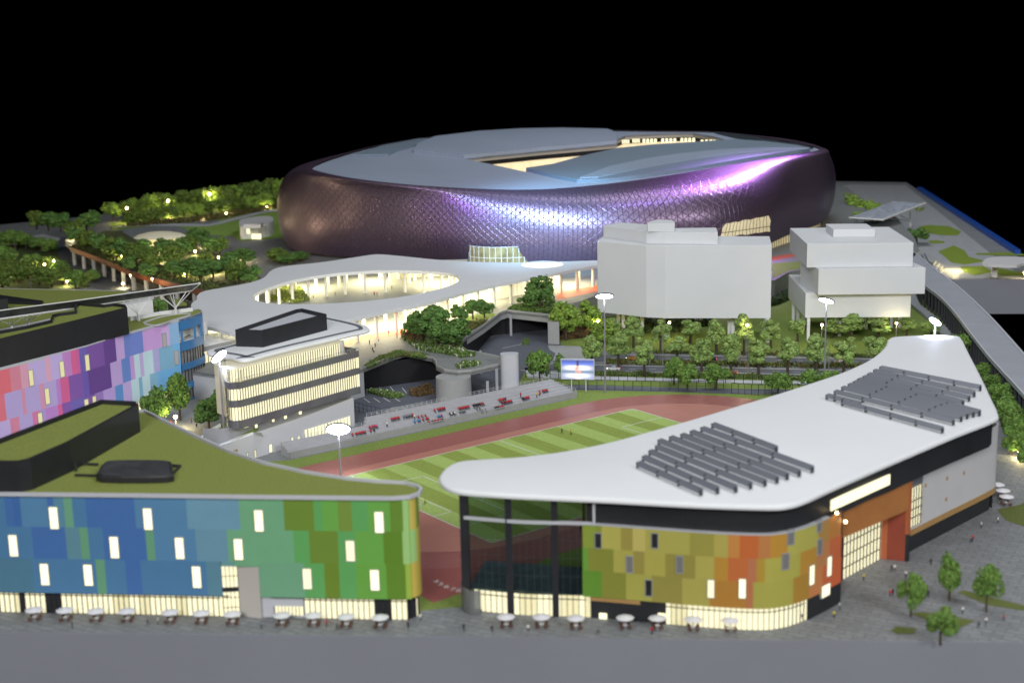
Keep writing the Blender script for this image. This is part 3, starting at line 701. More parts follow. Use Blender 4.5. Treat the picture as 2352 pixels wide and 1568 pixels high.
# roof garden edging
gpz=smooth_path(XY([(333,740),(370,727),(410,720),(432,720),(431,724),(400,733),(365,745),(345,745)],ZP+.2),4,True)
b=MB(); b.wall(gpz,ZP-.1,ZP+.3,.5,closed=True); b.build('planter_edge',[M_lgrey],PB)
b=MB(); b.wall(XY([(442,713.5),(370,722),(298,736)],ZP),ZP-.1,ZP+1.1,.5); b.build('parapet',[M_white],PB)
# rear wing
WB=empty('rear_wing_block',(-140,560,0),'low wing with a flat olive roof and white end wall behind the long solar canopy','building')
wpoly=XY([(-150,659),(285,668),(350,682),(292,693),(-150,788)],ZP)
b=MB(); b.prism(wpoly,.05,ZP-.5); b.build('wall',[M_white],WB)
b=MB(); b.prism(inset(wpoly,.4),ZP-.5,ZP); b.build('roof',[M_roofgr],WB); roofrim(wpoly,ZP-.4,WB,.4,.4)
b=MB(); p=XY([(0,683),(100,697),(96,701),(-60,694)],ZP); b.prism(p,ZP,ZP+1.0); p=XY([(-80,700),(20,712),(-60,720)],ZP); b.prism(p,ZP,ZP+4); b.build('roof_upstand',[M_dark],WB)
sb=empty('small_dark_block',F(410,716,10),'small charcoal block with a green top between the solar canopy and the white canopy','building')
p=XY([(385,688),(415,687),(433,697),(433,702),(400,704)],24); b=MB(); b.prism(p,9.3,24); b.build('wall',[M_dark],sb); b=MB(); b.prism(inset(p,.5),24,24.2); b.build('roof',[M_roofgr],sb)
# solar canopy on branching columns
SCN=empty('solar_canopy',F(319,737,ZP),'long tilted solar canopy on branching white steel columns above the pink block','canopy')
fa=[F(-120,751,34.3),F(0,732,34.3),F(177,706.5,34.3),F(440,666.5,34.3)]; ra=[F(-120,730,37.2),F(0,713,37.2),F(177,690,37.2),F(459,650.5,37.2)]
b=MB()
for i in range(3): 
    b.quad(fa[i],fa[i+1],ra[i+1],ra[i]); t=Vector((0,0,-.25)); b.quad(ra[i]+t,ra[i+1]+t,fa[i+1]+t,fa[i]+t)
mp=mat('solar_sheet',(.07,.075,.085),.25,noise=.7,nscale=.12)
b.build('solar_sheet',[mp],SCN)
b=MB()
for i in range(3): b.tube(fa[i],fa[i+1],.42,n=8); b.tube(ra[i],ra[i+1],.2,n=6)
b.tube(fa[3],ra[3],.4,n=8)
b.build('edge_beam',[M_wht2],SCN)
for (x,y,tops) in ((319,737,((283,692),(300,690),(318,688),(345,683),(335,690))),(404,722,((368,679),(391,677),(398,676),(428,670),(436,672))),(28,762,((-8,733),(15,731),(32,729),(60,725))),(66,752,((45,727),(62,725),(75,723),(100,719)))):
    B=F(x,y,ZP); b=MB(); J=B+Vector((0,0,2.2)); b.tube(B,J,.5,.42,n=8)
    for i,(tx,ty) in enumerate(tops):
        T=F(tx,ty,34.2+(.9 if i%2 else 0)); b.tube(J,T,.22,.16,n=6)
    b.build('branching_column',[M_wht2],SCN)
# ================================================================ white podium building and glass office
W0=Vector((-77.62,398.66,0)); U=Vector((.634,.773,0)); Nn=Vector((.773,-.634,0))
def w(s,k=0): return W0+U*s-Nn*k
OB=empty('glass_office',(w(22,8).x,w(22,8).y,0),'four storey glass office with dark bands and an overhanging white roof','building')
def zh(x,y): return hit(w(0),w(40),x,y)
top=[zh(475,1036),zh(546,1007),zh(586,994.5),zh(700,956),zh(812,914)]
wl=[w(-9,0),zh(540,1010),zh(586,994),zh(700,956),zh(812,914)]
b=MB()
pts=[zh(470,1043),zh(546,1010),zh(586,995),zh(700,957),zh(812,914)]
for a,c in zip(pts,pts[1:]):
    A=Vector((a.x,a.y,.05));B=Vector((c.x,c.y,.05)); i=-Nn*.5
    for q in ([A,B,c,a],[a+i,c+i,B+i,A+i],[a,c,c+i,a+i]): b.quad(*q)
c=pts[-1]; C0=Vector((c.x,c.y,.05)); 
b.quad(C0,C0-Nn*14,c-Nn*14,c); 
WP=empty('white_podium_block',w(10),'low white block with small windows under the glass office, behind the grandstand','building')
b.build('white_wall',[mat('white_render',(.62,.63,.66),.55,noise=.02,nscale=.2)],WP)
# roof slab of the podium block
b=MB(); a0=pts[2];a1=pts[4]
b.quad(a0-Nn*.5-Vector((0,0,.6)),a1-Nn*.5-Vector((0,0,.6)),a1-Nn*14-Vector((0,0,.6)),a0-Nn*14-Vector((0,0,.6))); b.build('podium_roof',[M_grey],WP)
# white ramp wall and lawn left of the office
b=MB(); r0=zh(470,1040);r1=zh(606,1000)
sp=[zh(466,1043),zh(500,1026),zh(546,1010),zh(575,1000),zh(606,1003)]; q=[F(475,1034,r0.z),F(500,1021,5.2),F(545,1002,6.6),F(580,992,7.8),F(600,993,8.4)]
for i in range(4): b.quad(sp[i],sp[i+1],q[i+1],q[i])
b.build('ramp_top',[M_white],WP)
lg=[F(445,1025,3),F(500,985,4.5),F(520,968,6),F(600,975,7.5),F(575,998,7.3),F(475,1032,3)]
b=MB(); b.prism([Vector((p.x,p.y,0)) for p in lg],.06,lambda p:next(q.z for q in lg if abs(q.x-p[0])<1e-4)); b.build('sloping_lawn',[M_grass],WP)
b=MB()
ql=[F(440,1022,3.2),F(466,1002,4.2),F(490,984,5),F(507,975,6.2)]
for a,c in zip(ql,ql[1:]):
    for dz in (0,): b.quad(a-Vector((0,0,1.2)),c-Vector((0,0,1.2)),c+Vector((0,0,.5)),a+Vector((0,0,.5)))
    b.quad(a+Vector((0,0,.5)),c+Vector((0,0,.5)),c+Vector((.8,.8,.5)),a+Vector((.8,.8,.5)))
b.build('garden_wall',[M_white],WP)
wpath=[w(-6),w(47)]
for x,y0,y1,ww,m in ((568,1039,1056,.55,M_litd),(586,1033,1050,.7,M_litd),(621,1020,1038,1.2,M_lit),(671,1004,1014,.9,M_lit),(686,1001,1011,1.0,M_lit)):
    window_on(wpath,x,y0,y1,ww,WP,m,out=.08)
window_on(wpath,529,1036,1053,5.4,WP,M_wood,out=.06,frame=False,name='timber_panel')
gl_=[zh(697,995),zh(803,964)]
gw=subpath(wpath,s_at_x(wpath,5,697),s_at_x(wpath,5,803))
b=MB(); p0,p1=gw[0],gw[-1]; o_=Nn*.1
z00=zh(697,1007).z;z01=zh(697,988).z;z10=zh(803,985).z;z11=zh(803,955).z
b.quad((*(p0+o_).xy,z00),(*(p1+o_).xy,z10),(*(p1+o_).xy,z11),(*(p0+o_).xy,z01)); gg=b.build('shopfront',[M_lit],WP)
b=MB()
for k in range(15):
    t=k/14;p=p0.lerp(p1,t)+Nn*.2; zz0=z00+(z10-z00)*t;zz1=z01+(z11-z01)*t; b.box((p.x,p.y,(zz0+zz1)/2),(.4 if k in(1,7) else .13,.2,zz1-zz0),math.atan2(U.y,U.x))
b.build('mullion',[M_lgrey],gg)
# office shell
sm=s_at_x([w(0),w(60)],15,829)
def XA(xp,y): v=ray(xp,880); return Vector((v.x/v.y*y,y,0))
op=smooth_path([XA(519,428),XA(514,412),XA(514,405),XA(517,401.5),XA(527,399.2),XA(545,399.5),w(5,0),w(sm-4,0),w(sm-1.2,.5),w(sm+.8,2.4),w(sm+1.4,5),w(sm+.6,12)],6)
base_z=9.9
b=MB(); band=mat('smoked_glass_band',(.15,.155,.17),.12,noise=.25,nscale=.2,spec=.7)
lev=[(9.9,12.2),(16.1,18.1),(21.4,23.4)]
for z0,z1 in lev:
    b=MB(); b.wall(op,z0,z1,.25); b.build('glass_band',[band],OB)
for z0,z1 in ((12.2,16.1),(18.1,21.4),(23.4,26.9)):
    pth=offset(op,.35) if z0<23 else offset(subpath(op,0,s_at_x(op,25,785)),.9)
    glazing(pth,z0,z1,OB,.95,seed=int(z0),name='lit_floor_glazing',pd=1,mw=.13,mull=mat('bronze_mullion',(.10,.095,.08),.4))
b=MB(); b.prism([w(0,2.5),w(sm-4,2.5),w(sm-4,12),w(2,12)],12.3,26.8); b.prism([w(sm-5,1),w(sm-1,1.2),w(sm,4),w(sm-3,12),w(sm-5,12)],21.3,21.6)
b.build('floor_core',[mat('office_core',(.5,.48,.38),.7,emit=(1,.9,.6),es=.18)],OB)
# terrace rail
b=MB()
tp=subpath(op,s_at_x(op,24,540),plen(op)-10); rs_=resamp(tp,1.2)
for p in rs_: b.box((p.x,p.y,23.9),(.08,.08,1.0))
for a,c in zip(rs_,rs_[1:]): b.tube((a.x,a.y,24.4),(c.x,c.y,24.4),.06,n=4)
b.build('terrace_rail',[M_grey],OB)
p=patu(op,s_at_x(op,24,800))-Nn*2.5; b=MB(); b.tube((p.x,p.y,21.4),(p.x,p.y,27),.5,n=10); b.build('terrace_column',[M_lgrey],OB)
rp_=smooth_path(XY([(476,809),(482,801),(540,786),(600,757),(690,716),(760,727),(832,743),(849,752),(845,758),(814,765),(700,791),(623,810),(575,823),(550,824),(530,819),(492,813)],28.2),4,True)
k=len(rp_);ar=sum(rp_[i].x*rp_[(i+1)%k].y-rp_[(i+1)%k].x*rp_[i].y for i in range(k))
if ar<0: rp_=rp_[::-1]
b=MB(); prof=[(.8,26.9),(.1,27.2),(0,27.7),(.3,28.1),(.8,28.2)]
for dd,z in prof: b.v+=[(p.x,p.y,z) for p in offset(rp_,dd,True)]
for a in range(4):
    for i in range(k): j=(i+1)%k; b.face((a*k+i,a*k+j,(a+1)*k+j,(a+1)*k+i))
b.face([4*k+i for i in range(k)]); b.face([i for i in range(k)][::-1]); b.build('roof',[M_white],OB,smooth=2)
b=MB(); b.wall(offset(rp_,2.2,True),28.2,28.35,1.3,closed=True); b.build('roof_gutter_band',[mat('slate_band',(.14,.15,.17),.5)],OB)
bt=XY([(540,757),(602,759),(750,721),(694,708),(680,710)],33.3); k=len(bt);ar=sum(bt[i].x*bt[(i+1)%k].y-bt[(i+1)%k].x*bt[i].y for i in range(k))
b=MB(); b.wall(bt,28.2,33.3,.7 if ar>0 else -.7,closed=True); e=b.build('plant_enclosure',[M_dark],OB)
b=MB(); b.prism(inset(bt,.7),31.6,32.2); b.build('enclosure_top',[M_lgrey],e)
# undercroft below the office
b=MB(); b.wall([w(-6,9),w(-2,4),w(sm-2,3)],.1,9.9,.3); b.build('undercroft_wall',[M_grey],OB)
for x,y0,y1,ww in ((566,973,981,1.6),(589,972,982,.6),(656,951,961,.8),(690,942,951,.8),(628,961,968,.6)):
    window_on([w(-4,2.3),w(47,2.3)],x,y0,y1,ww,OB,M_lit2,frame=False)
# ================================================================ grandstand
A0=Vector((-64.3,401.0,0)); B0=Vector((20.5,462.7,0)); Us=(B0-A0).normalized(); Ns=Vector((-Us.y,Us.x,0)); LS=(B0-A0).length
GS=empty('grandstand',(A0.x+40,A0.y+30,0),'long grey open grandstand with stepped rows along the running track','grandstand')
rows_z=[]
b=MB(); nrow=6; fh=1.8
for i in range(nrow):
    k0=i*1.5; k1=k0+1.5; zt_=fh+i*.63; s0=0 if i<4 else 29+(i-4)*1.2; s1=LS-max(0,i-1)*.8
    if i<3: b.prism([A0+Us*s0+Ns*k0,A0+Us*s1+Ns*k0,A0+Us*(s1-.6)+Ns*k1,A0+Us*s0+Ns*k1],.05,zt_)
    else:
        if i==3: b.prism([A0+Ns*k0,A0+Us*28+Ns*k0,A0+Us*28+Ns*(k0+.8),A0+Ns*(k0+.8)],.05,zt_); s0=28
        b.prism([A0+Us*s0+Ns*k0,A0+Us*s1+Ns*k0,A0+Us*(s1-.6)+Ns*k1,A0+Us*s0+Ns*k1],.05,zt_)
    rows_z.append((k0,zt_,0 if i==3 else s0,s1))
b.build('stepped_rows',[mat('stand_concrete',(.40,.405,.43),.7,noise=.08,nscale=.6)],GS)
b=MB(); b.prism([A0-Ns*.25,B0-Ns*.25+Us*.3,B0+Ns*.1+Us*.3,A0+Ns*.1],.05,fh+.25); b.build('front_wall',[mat('stand_front',(.31,.31,.32),.7,noise=.08,nscale=.5)],GS)
def railing(a,c,z0,z1,h,parent,m,step=1.8,bars=2,name='railing'):
    b=MB(); L=(Vector(c)-Vector(a)).length; n=max(1,int(L/step)); a=Vector(a);c=Vector(c)
    for i in range(n+1):
        t=i/n;p=a.lerp(c,t);z=z0+(z1-z0)*t; b.box((p.x,p.y,z+h/2),(.1,.1,h))
    for j in range(1,bars+1):
        hh=h*j/bars; b.tube((a.x,a.y,z0+hh),(c.x,c.y,z1+hh),.05,n=4)
    return b.build(name,[m],parent)
zr=rows_z[-1][1]
k=nrow*1.5
railing(A0+Us*31+Ns*k,A0+Us*60+Ns*k,zr,zr,1.1,GS,M_rail)
railing(A0+Us*69+Ns*k,B0-Us*5+Ns*k,zr,zr-.3,1.1,GS,M_rail)
railing(B0-Us*5+Ns*k,B0+Us*.1+Ns*.2,zr-.4,fh,1.1,GS,M_rail)
railing(A0+Us*.3+Ns*5.2,A0+Us*27+Ns*5.2,fh+1.9,fh+1.9,1.0,GS,M_rail)
b=MB()
for i in range(40): 
    p=A0+Us*(18+i*1.2)+Ns*.05; b.box((p.x,p.y,fh+.5),(.06,.06,.6))
b.tube(A0+Us*18+Vector((0,0,fh+.8)),A0+Us*66+Vector((0,0,fh+.8)),.05,n=4); b.build('front_rail',[M_rail],GS)
# ================================================================ lift tower, round stair tower
P=F(1172,905,0); b=MB(); q=[]
for i in range(24):
    t=2*math.pi*i/24; q.append(Vector((P.x+3.05*math.copysign(abs(math.cos(t))**.7,math.cos(t)),P.y+2.2+2.4*math.copysign(abs(math.sin(t))**.7,math.sin(t)),0)))
zt_=Zat(812,Vector((P.x,P.y+2,0)))
b.prism(q,.05,zt_); o=b.build('lift_tower',[M_lgrey],smooth=2); tag(o,'plain light grey rounded lift tower rising behind the grandstand','tower')
# ================================================================ podium deck
ZD=9.3
front=[(430,852),(505,864),(620,872),(760,868),(835,848),(870,834),(905,820),(930,813),(962,818),(992,824),(1000,831),(1002,843),(1020,852),(1052,856),(1085,853),(1118,846),(1150,838),(1162,829),(1150,822),(1125,817),(1100,812),(1072,807),(1058,796),(1060,783),(1075,773),(1112,749),(1150,720),(1165,715),(1210,720),(1275,727)]
rightd=[(1277,704),(1340,690),(1371,678),(1500,668),(1640,660),(1720,656),(1780,643),(1812,624),(1880,612),(1990,605),(2093,596),(2112,575),(2100,545),(2060,500),(2000,470),(1945,430)]
left_=[(640,452),(480,474),(250,505),(150,540),(150,560),(162,569),(230,594),(310,628),(390,650),(478,672),(440,700),(425,760)]
fr=XY(front,ZD); rt=XY(rightd,ZD)+[Vector((190,1040,0)),Vector((-40,1040,0))]; lf=XY(left_,ZD)
poly=fr+rt+lf
PD=empty('podium_deck',(0,560,0),'raised grey podium deck with curved edge and dark car park opening beneath','podium')
M_deck=mat('deck_paving',(.24,.25,.25),.6,noise=.18,nscale=.8,bump=.15,bscale=2)
slabs(M_deck,.2,.35,.8)
M_edge=mat('edge_concrete',(.34,.35,.35),.6,noise=.06,nscale=.5)
b=MB(); b.prism(poly,ZD-1.0,ZD,mi=1,mtop=0); b.build('deck_slab',[M_deck,M_edge],PD)
b=MB(); sg=[p for p in fr[4:]]; b.wall([p for p in sg],ZD-.9,ZD+.75,.35); b.build('edge_parapet',[M_edge],PD)
def wallup(pts,z0,z1,name,m,th=.4):
    b=MB(); b.wall(pts,z0,z1,th); return b.build(name,[m],PD)
wallup(rt[:11],.05,ZD-.9,'side_wall',mat('plain_wall',(.36,.37,.37),.7,noise=.12,nscale=.15))
vb=XY([(790,868),(835,800),(960,775),(1100,770),(1120,735),(1290,712),(1272,727)],ZD)
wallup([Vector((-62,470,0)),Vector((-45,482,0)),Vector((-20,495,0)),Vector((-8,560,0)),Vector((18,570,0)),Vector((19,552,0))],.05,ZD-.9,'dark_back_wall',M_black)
wallup(fr[:5],.05,ZD,'lower_side_wall',M_lgrey)
# left viaduct edge: rust beam, columns and dark wall
b=MB(); le=[Vector((p.x,p.y,0)) for p in lf[5:10]]; b.wall(offset(le,-.3),7.4,ZD+.5,.5)
b.build('rust_edge_beam',[mat('rust_beam',(.22,.07,.035),.6,noise=.25,nscale=.2)],PD)
rs_=resamp(le,19)
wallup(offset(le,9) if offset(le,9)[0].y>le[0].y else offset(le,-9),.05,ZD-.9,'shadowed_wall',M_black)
sgn=1 if offset(le,1.5)[2].y>le[2].y else -1
for p in resamp(offset(le,1.5*sgn),15.5): b=MB(); b.tube((p.x,p.y,.05),(p.x,p.y,7.6),1.0,n=10); b.build('column',[mat('viaduct_column',(.5,.5,.48),.6)],PD)
# supports at the front
b=MB(); c=F(1042,928,0); b.lathe((c.x,c.y+4,.05),[(5.9,0),(5.7,8.25)],32); b.build('round_stair_tower',[M_edge],PD,smooth=2)
for x,y in ((1121,935),(1142,905),(968,870),(1174,772),(1105,860)):
    p=F(x,y,0); b=MB(); b.box((p.x,p.y+1,4.2),(.9,.9,8.3)); b.build('column',[M_grey],PD)
a=F(1259,790,0);c=F(1285,791,0);q=F(1268,733,ZD);b=MB()
t0=F(1257,733,8.4);t1=F(1277,731,8.6)
b.prism([Vector((a.x,a.y,0)),Vector((c.x,c.y,0)),Vector((c.x+.4,c.y+12,0)),Vector((a.x+1,a.y+12,0))],.05,8.6); o=b.build('slanted_leg',[M_edge],PD)
b=MB(); b.wall([p for p in fr[21:]],ZD-2.6,ZD-.85,.5); b.build('edge_beam',[M_edge],PD)
# deck surfaces
def dsheet(name,pts,z,m): return sheet(name,XY(pts,z),z,m)
coral=XY([(560,880),(640,850),(700,830),(790,795),(850,778),(905,771),(960,763),(1020,745),(1035,739),(1022,734),(960,748),(900,759),(840,769),(770,788),(690,815),(600,845)],ZD)
sheet('coral_path',coral,ZD+.04,M_coral)
sheet('coral_path_east',XY([(1278,690),(1371,670),(1420,660),(1420,650),(1371,656),(1278,672)],ZD),ZD+.04,M_coral)
sheet('coral_path_far',XY([(1770,590),(1815,583),(1830,588),(1775,600)],ZD),ZD+.04,M_coral)
sheet('deck_lawn',XY([(1030,760),(1115,735),(1145,722),(1120,718),(1040,733)],ZD),ZD+.05,M_grass)
sheet('east_lawn',XY([(1772,605),(1840,600),(1900,604),(1880,611),(1812,622),(1775,640)],ZD),ZD+.05,M_grass)
# ================================================================ free-form canopy
ZC=19.0
cy=[(440,697),(452,688),(452,680),(470,668),(540,656),(585,646),(608,636),(622,622),(650,612),(740,602),(820,590),(868,584),(930,589),(1000,596),(1080,601),(1180,603),(1280,601),(1371,598),(1420,597),(1420,603),(1371,609),(1280,626),(1200,641),(1100,662),(1000,689),(950,701),(900,711),(850,722),(780,738),(690,755),(600,762),(540,765),(500,755),(445,742),(430,730),(438,712)]
hole=[(583,684),(588,674),(618,660),(680,642),(760,629),(850,622),(930,621),(1000,624),(1040,629),(1054,638),(1046,650),(1010,663),(950,677),(880,687),(800,694),(720,698),(650,698),(600,693)]
CN=empty('white_canopy',(-40,600,ZD),'flowing white canopy with an oval opening on many lit slender columns','canopy')
co=smooth_path(XY(cy,ZC),3,True); ho=smooth_path(XY(hole,ZC),4,True)
def fill_hole(outer,hl,z0,z1,name,parent,m,lip=.35):
    bm=bmesh.new(); 
    def loop(P,z): return [bm.verts.new((p.x,p.y,z)) for p in P]
    def ori(P):
        k=len(P);ar=sum(P[i].x*P[(i+1)%k].y-P[(i+1)%k].x*P[i].y for i in range(k)); return P if ar>0 else P[::-1]
    outer=ori(outer);hls=[ori(h) for h in hl]
    T=[];Bt=[]
    for P in [outer]+hls: T.append(loop(P,z1)); Bt.append(loop(P,z0))
    def cap(loops,up):
        es=[]
        for L in loops:
            for i in range(len(L)): es.append(bm.edges.get((L[i],L[(i+1)%len(L)])) or bm.edges.new((L[i],L[(i+1)%len(L)])))
        r=bmesh.ops.triangle_fill(bm,edges=es,use_beauty=True)
        fs=[g for g in r['geom'] if isinstance(g,bmesh.types.BMFace)]
        for f in fs:
            f.normal_update()
            if (f.normal.z>0)!=up: f.normal_flip()
    cap(T,True);cap(Bt,False)
    for L,M_ in zip(T,Bt):
        k=len(L)
        for i in range(k):
            j=(i+1)%k
            try: bm.faces.new((M_[i],M_[j],L[j],L[i]))
            except: pass
    bmesh.ops.recalc_face_normals(bm,faces=bm.faces)
    me=bpy.data.meshes.new(name); o_=Vector(parent['_o'])
    bmesh.ops.translate(bm,vec=-o_,verts=bm.verts); bm.to_mesh(me); bm.free(); me.materials.append(m)
    ob=bpy.data.objects.new(name,me); COL.objects.link(ob); ob.parent=parent; ob['_o']=tuple(o_)
    md=ob.modifiers.new('bevel','BEVEL'); md.width=lip; md.segments=3; md.limit_method='ANGLE'; md.angle_limit=math.radians(50)
    return ob
disc=circ(F(1246,607,ZC),9,24)
disc=[Vector((p.x,p.y,0)) for p in disc]
fill_hole(co,[ho,disc],ZC-1.3,ZC,'canopy_roof',CN,M_white)
b=MB(); b.prism(inset(disc,-.05),ZC-.5,ZC-.3); b.build('round_rooflight',[mat('lit_disc',(.8,.75,.6),.5,emit=(1,.9,.65),es=.75)],CN)
colm=mat('canopy_column',(.75,.74,.68),.5)
def colring(path,off,step,s0=0,s1=None,n=0):
    pts=resamp(offset(path,off,True)+[],step); return pts
def inside(p,poly):
    c=False;k=len(poly)
    for i in range(k):
        a,b_=poly[i],poly[(i+1)%k]
        if (a.y>p.y)!=(b_.y>p.y) and p.x<(b_.x-a.x)*(p.y-a.y)/(b_.y-a.y)+a.x: c=not c
    return c
cm=MB(); cm.tube((0,0,0),(0,0,ZC-1.3-ZD),.62,.62,n=12); cproto=None
cpos=[]
for path,d,st in ((co,2.6,9.5),(ho,2.2,8.5),(co,9.5,11)):
    for sg in (1,-1):
        q=offset(path,d*sg,True)
        for p in resamp(q+[q[0]],st):
            if inside(p,co) and not inside(p,ho) and all((p-c).length>4 for c in cpos): cpos.append(p)
cpos=cpos[:100]
print('canopy columns',len(cpos))
for p in cpos:
    if cproto is None: cproto=cm.build('column',[colm],CN,local=True); cproto.location=(p.x+40,p.y-600,0)
    else: c=cproto.copy(); COL.objects.link(c); c.parent=CN; c.location=(p.x+40,p.y-600,0)
# warm lamps under the canopy
for x,y,s in ((520,715,26),(640,740,22),(780,715,18),(900,700,18),(1000,670,20),(1100,640,20),(1200,622,20),(1300,612,16),(560,670,18),(700,620,18),(850,605,16),(1000,608,16),(1100,612,16)):
    p=F(x,y,ZC-1.5); l=area('canopy_downlight',(p.x,p.y,ZC-1.5),(p.x,p.y,0),s,s,s*s*52,(1,.88,.52))
# pavilions under the canopy: glazed boxes
def lowbox(name,label,pts,z0,z1,m,cat='pavilion'):
    b=MB(); P=XY(pts,z0); b.prism(P,z0+.03,z1); return tag(b.build(name,[m]),label,cat)
M_cream=mat('cream_wall',(.55,.52,.42),.6)
kb=empty('glazed_kiosk',F(500,830,ZD),'glazed white kiosk under the canopy behind the glass office','kiosk')
P=XY([(468,835),(512,824),(560,815),(540,800),(465,805)],ZD); b=MB(); b.prism(inset(P,.4),ZD+.02,15); b.build('wall',[M_lit],kb); b=MB(); b.prism(P,15,15.5); b.build('roof',[M_white],kb)
b=MB(); b.wall(P[:3],13.4,15.02,-.15); b.build('grey_fascia',[M_grey],kb)
b=MB()
for p in resamp(P[:3],2.2): b.box((p.x,p.y,12),(.2,.2,6))
b.build('mullions',[M_dark],kb)
kb=empty('glass_foyer',F(1200,675,ZD),'long glazed foyer glowing under the right arm of the white canopy','foyer')
P=XY([(1130,690),(1200,676),(1272,664),(1285,650),(1210,655),(1120,675)],ZD); b=MB(); b.prism(P,ZD+.02,17.5); b.build('wall',[mat('foyer_glass',(.7,.65,.5),.4,emit=(1,.88,.6),es=.55)],kb)
b=MB()
for p in resamp(P[:4],2.4): b.box((p.x,p.y-.1,13.4),(.15,.15,8))
b.build('mullions',[M_lgrey],kb)
lowbox('cream_service_block','low cream block with dark vents seen through the oval opening of the canopy',[(900,640),(1060,632),(1075,624),(905,628)],ZD,15,M_cream,'building')
# ================================================================ white massing blocks
def v4(X,Y): return 1323+X/3.556,490+Y/3.556
def v5(X,Y): return 1715+X/5.333,490+Y/5.333
MBk=empty('white_slab_block',(65,545,0),'wide plain white massing block with stepped top, standing on thin stilts','building')
bot=[F(*v4(178,805),9),F(*v4(575,850),9),F(*v4(725,857),9),F(*v4(1590,857),9)]
zt=36.8
f0=[Vector((p.x,p.y,0)) for p in bot]
bk=[f0[3]+Vector((3,22,0)),f0[2]+Vector((2,24,0)),f0[0]+Vector((6,24,0))]
bev=.15
b=MB(); b.prism(f0+bk,9,zt); b.build('main_slab',[M_block],MBk,bev=bev)
t2=XY([v4(220,102),v4(350,72),v4(580,90),v4(812,120),v4(1147,116),v4(1160,157),v4(730,153),v4(575,148)],41.3)
b=MB(); b.prism(inset(t2,.05),zt+.01,41.3); b.build('upper_slab',[M_block],MBk,bev=bev)
t3=XY([v4(582,72),v4(660,50),v4(783,55),v4(808,70),v4(806,84),v4(584,86)],44.4)
b=MB(); b.prism(t3,41.32,44.4); b.build('roof_box',[M_block],MBk,bev=bev)
for X,Y in ((205,885),(345,935),(387,960),(540,975),(633,900),(715,950),(985,905),(1252,1005),(1278,1010),(1545,1000),(1562,1052),(120+900,900)):
    p=F(*v4(X,Y),0); b=MB(); b.box((p.x,p.y,4.55),(1.35,1.35,9)); b.build('stilt',[M_block],MBk)
PA=F(*v5(750,1560),0); zA=Zat(v5(0,1278)[1],PA,v5(750,0)[0])
SB=empty('white_stacked_block',(PA.x+15,PA.y+15,0),'plain white massing block of three shifted tiers, standing on thin stilts','building')
def tier(fl,fr,bl,z0,ytop,nm,brr=None):
    A=F(*v5(*fl),z0);B=F(*v5(*fr),z0); z1=Zat(v5(0,ytop)[1],A,v5(fl[0],0)[0]); 
    Cc=F(*v5(*bl),z1); A=Vector((A.x,A.y,0));B=Vector((B.x,B.y,0));Cc=Vector((Cc.x,Cc.y,0)); D=B+(Cc-A)
    if brr: D=F(*v5(*brr),z1); D=Vector((D.x,D.y,0))
    b=MB(); b.prism([A,B,D,Cc],z0,z1-.02); b.build(nm,[M_block],SB,bev=bev); return z1
z=tier((715,1278),(2005,1270),(515,750),zA,975,'lower_tier')
print('tiers',zA,z)
z=tier((875,1000),(2182,985),(660,560),z,680,'middle_tier')
z=tier((735,665),(2035,650),(530,180),z,375,'upper_tier')
z=tier((1060,292),(1572,290),(970,128),z,195,'roof_box')
for X,Y in ((567,1340),(625,1360),(750,1560),(1135,1500),(1460,1415),(1545,1420),(1765,1400),(1870,1400),(690,1400)):
    p=F(*v5(X,Y),0); b=MB(); b.box((p.x,p.y,zA/2),(1.1,1.1,zA)); b.build('stilt',[M_block],SB)
# ================================================================ curved elevated promenade on the right
sl=XY([(2093,600),(2112,645),(2125.5,656.8),(2161,683.8),(2198,724.4),(2228.5,764.9),(2265.6,812),(2296,846),(2352,906.7),(2420,985)],9.3)
sr=XY([(2097.5,574),(2144,613),(2177.8,638),(2218,670),(2272,721),(2313,765),(2352,808.8),(2420,885)],9.3)
sl=smooth_path(sl,3);sr=smooth_path(sr,3)
EP=empty('elevated_promenade',(160,500,0),'curved grey elevated promenade with a dark colonnade along its side','walkway')
b=MB(); b.prism(sl+sr[::-1],8.1,9.3); b.build('promenade_deck',[mat('promenade_paint',(.36,.38,.43),.55,noise=.08,nscale=.1)],EP)
b=MB(); b.wall(offset(sl,-.05),9.3,9.5,.5); b.wall(offset(sr,-1.2),9.3,9.7,.5); b.build('kerb',[M_lgrey],EP)
inn_=offset(sl,2.5); inn_=inn_ if inn_[5].x>sl[5].x else offset(sl,-2.5)
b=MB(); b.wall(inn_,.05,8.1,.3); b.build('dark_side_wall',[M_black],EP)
cp0=MB(); cp0.box((0,0,4),(.7,.9,8.1)); pr_=None
for p in resamp(sl,5.5)[1:]:
    x=p.x+.5; 
    if pr_ is None: pr_=cp0.build('column',[mat('slate_column',(.05,.055,.065),.5)],EP,local=True); c=pr_
    else: c=pr_.copy(); COL.objects.link(c); c.parent=EP
    c.location=(x-160,p.y-500,0)
sheet('lower_walkway',offset(sl,4.5)+sl[::-1] if offset(sl,4.5)[5].x<sl[5].x else offset(sl,-4.5)+sl[::-1],.25,M_grey)
b=MB(); q=offset(sl,-5.2) if offset(sl,-5.2)[5].x<sl[5].x else offset(sl,5.2); b.wall(q,.05,1.6,.3); o=b.build('low_boundary_wall',[M_grey]); tag(o,'low grey boundary wall running beside the dark colonnade of the promenade','wall')
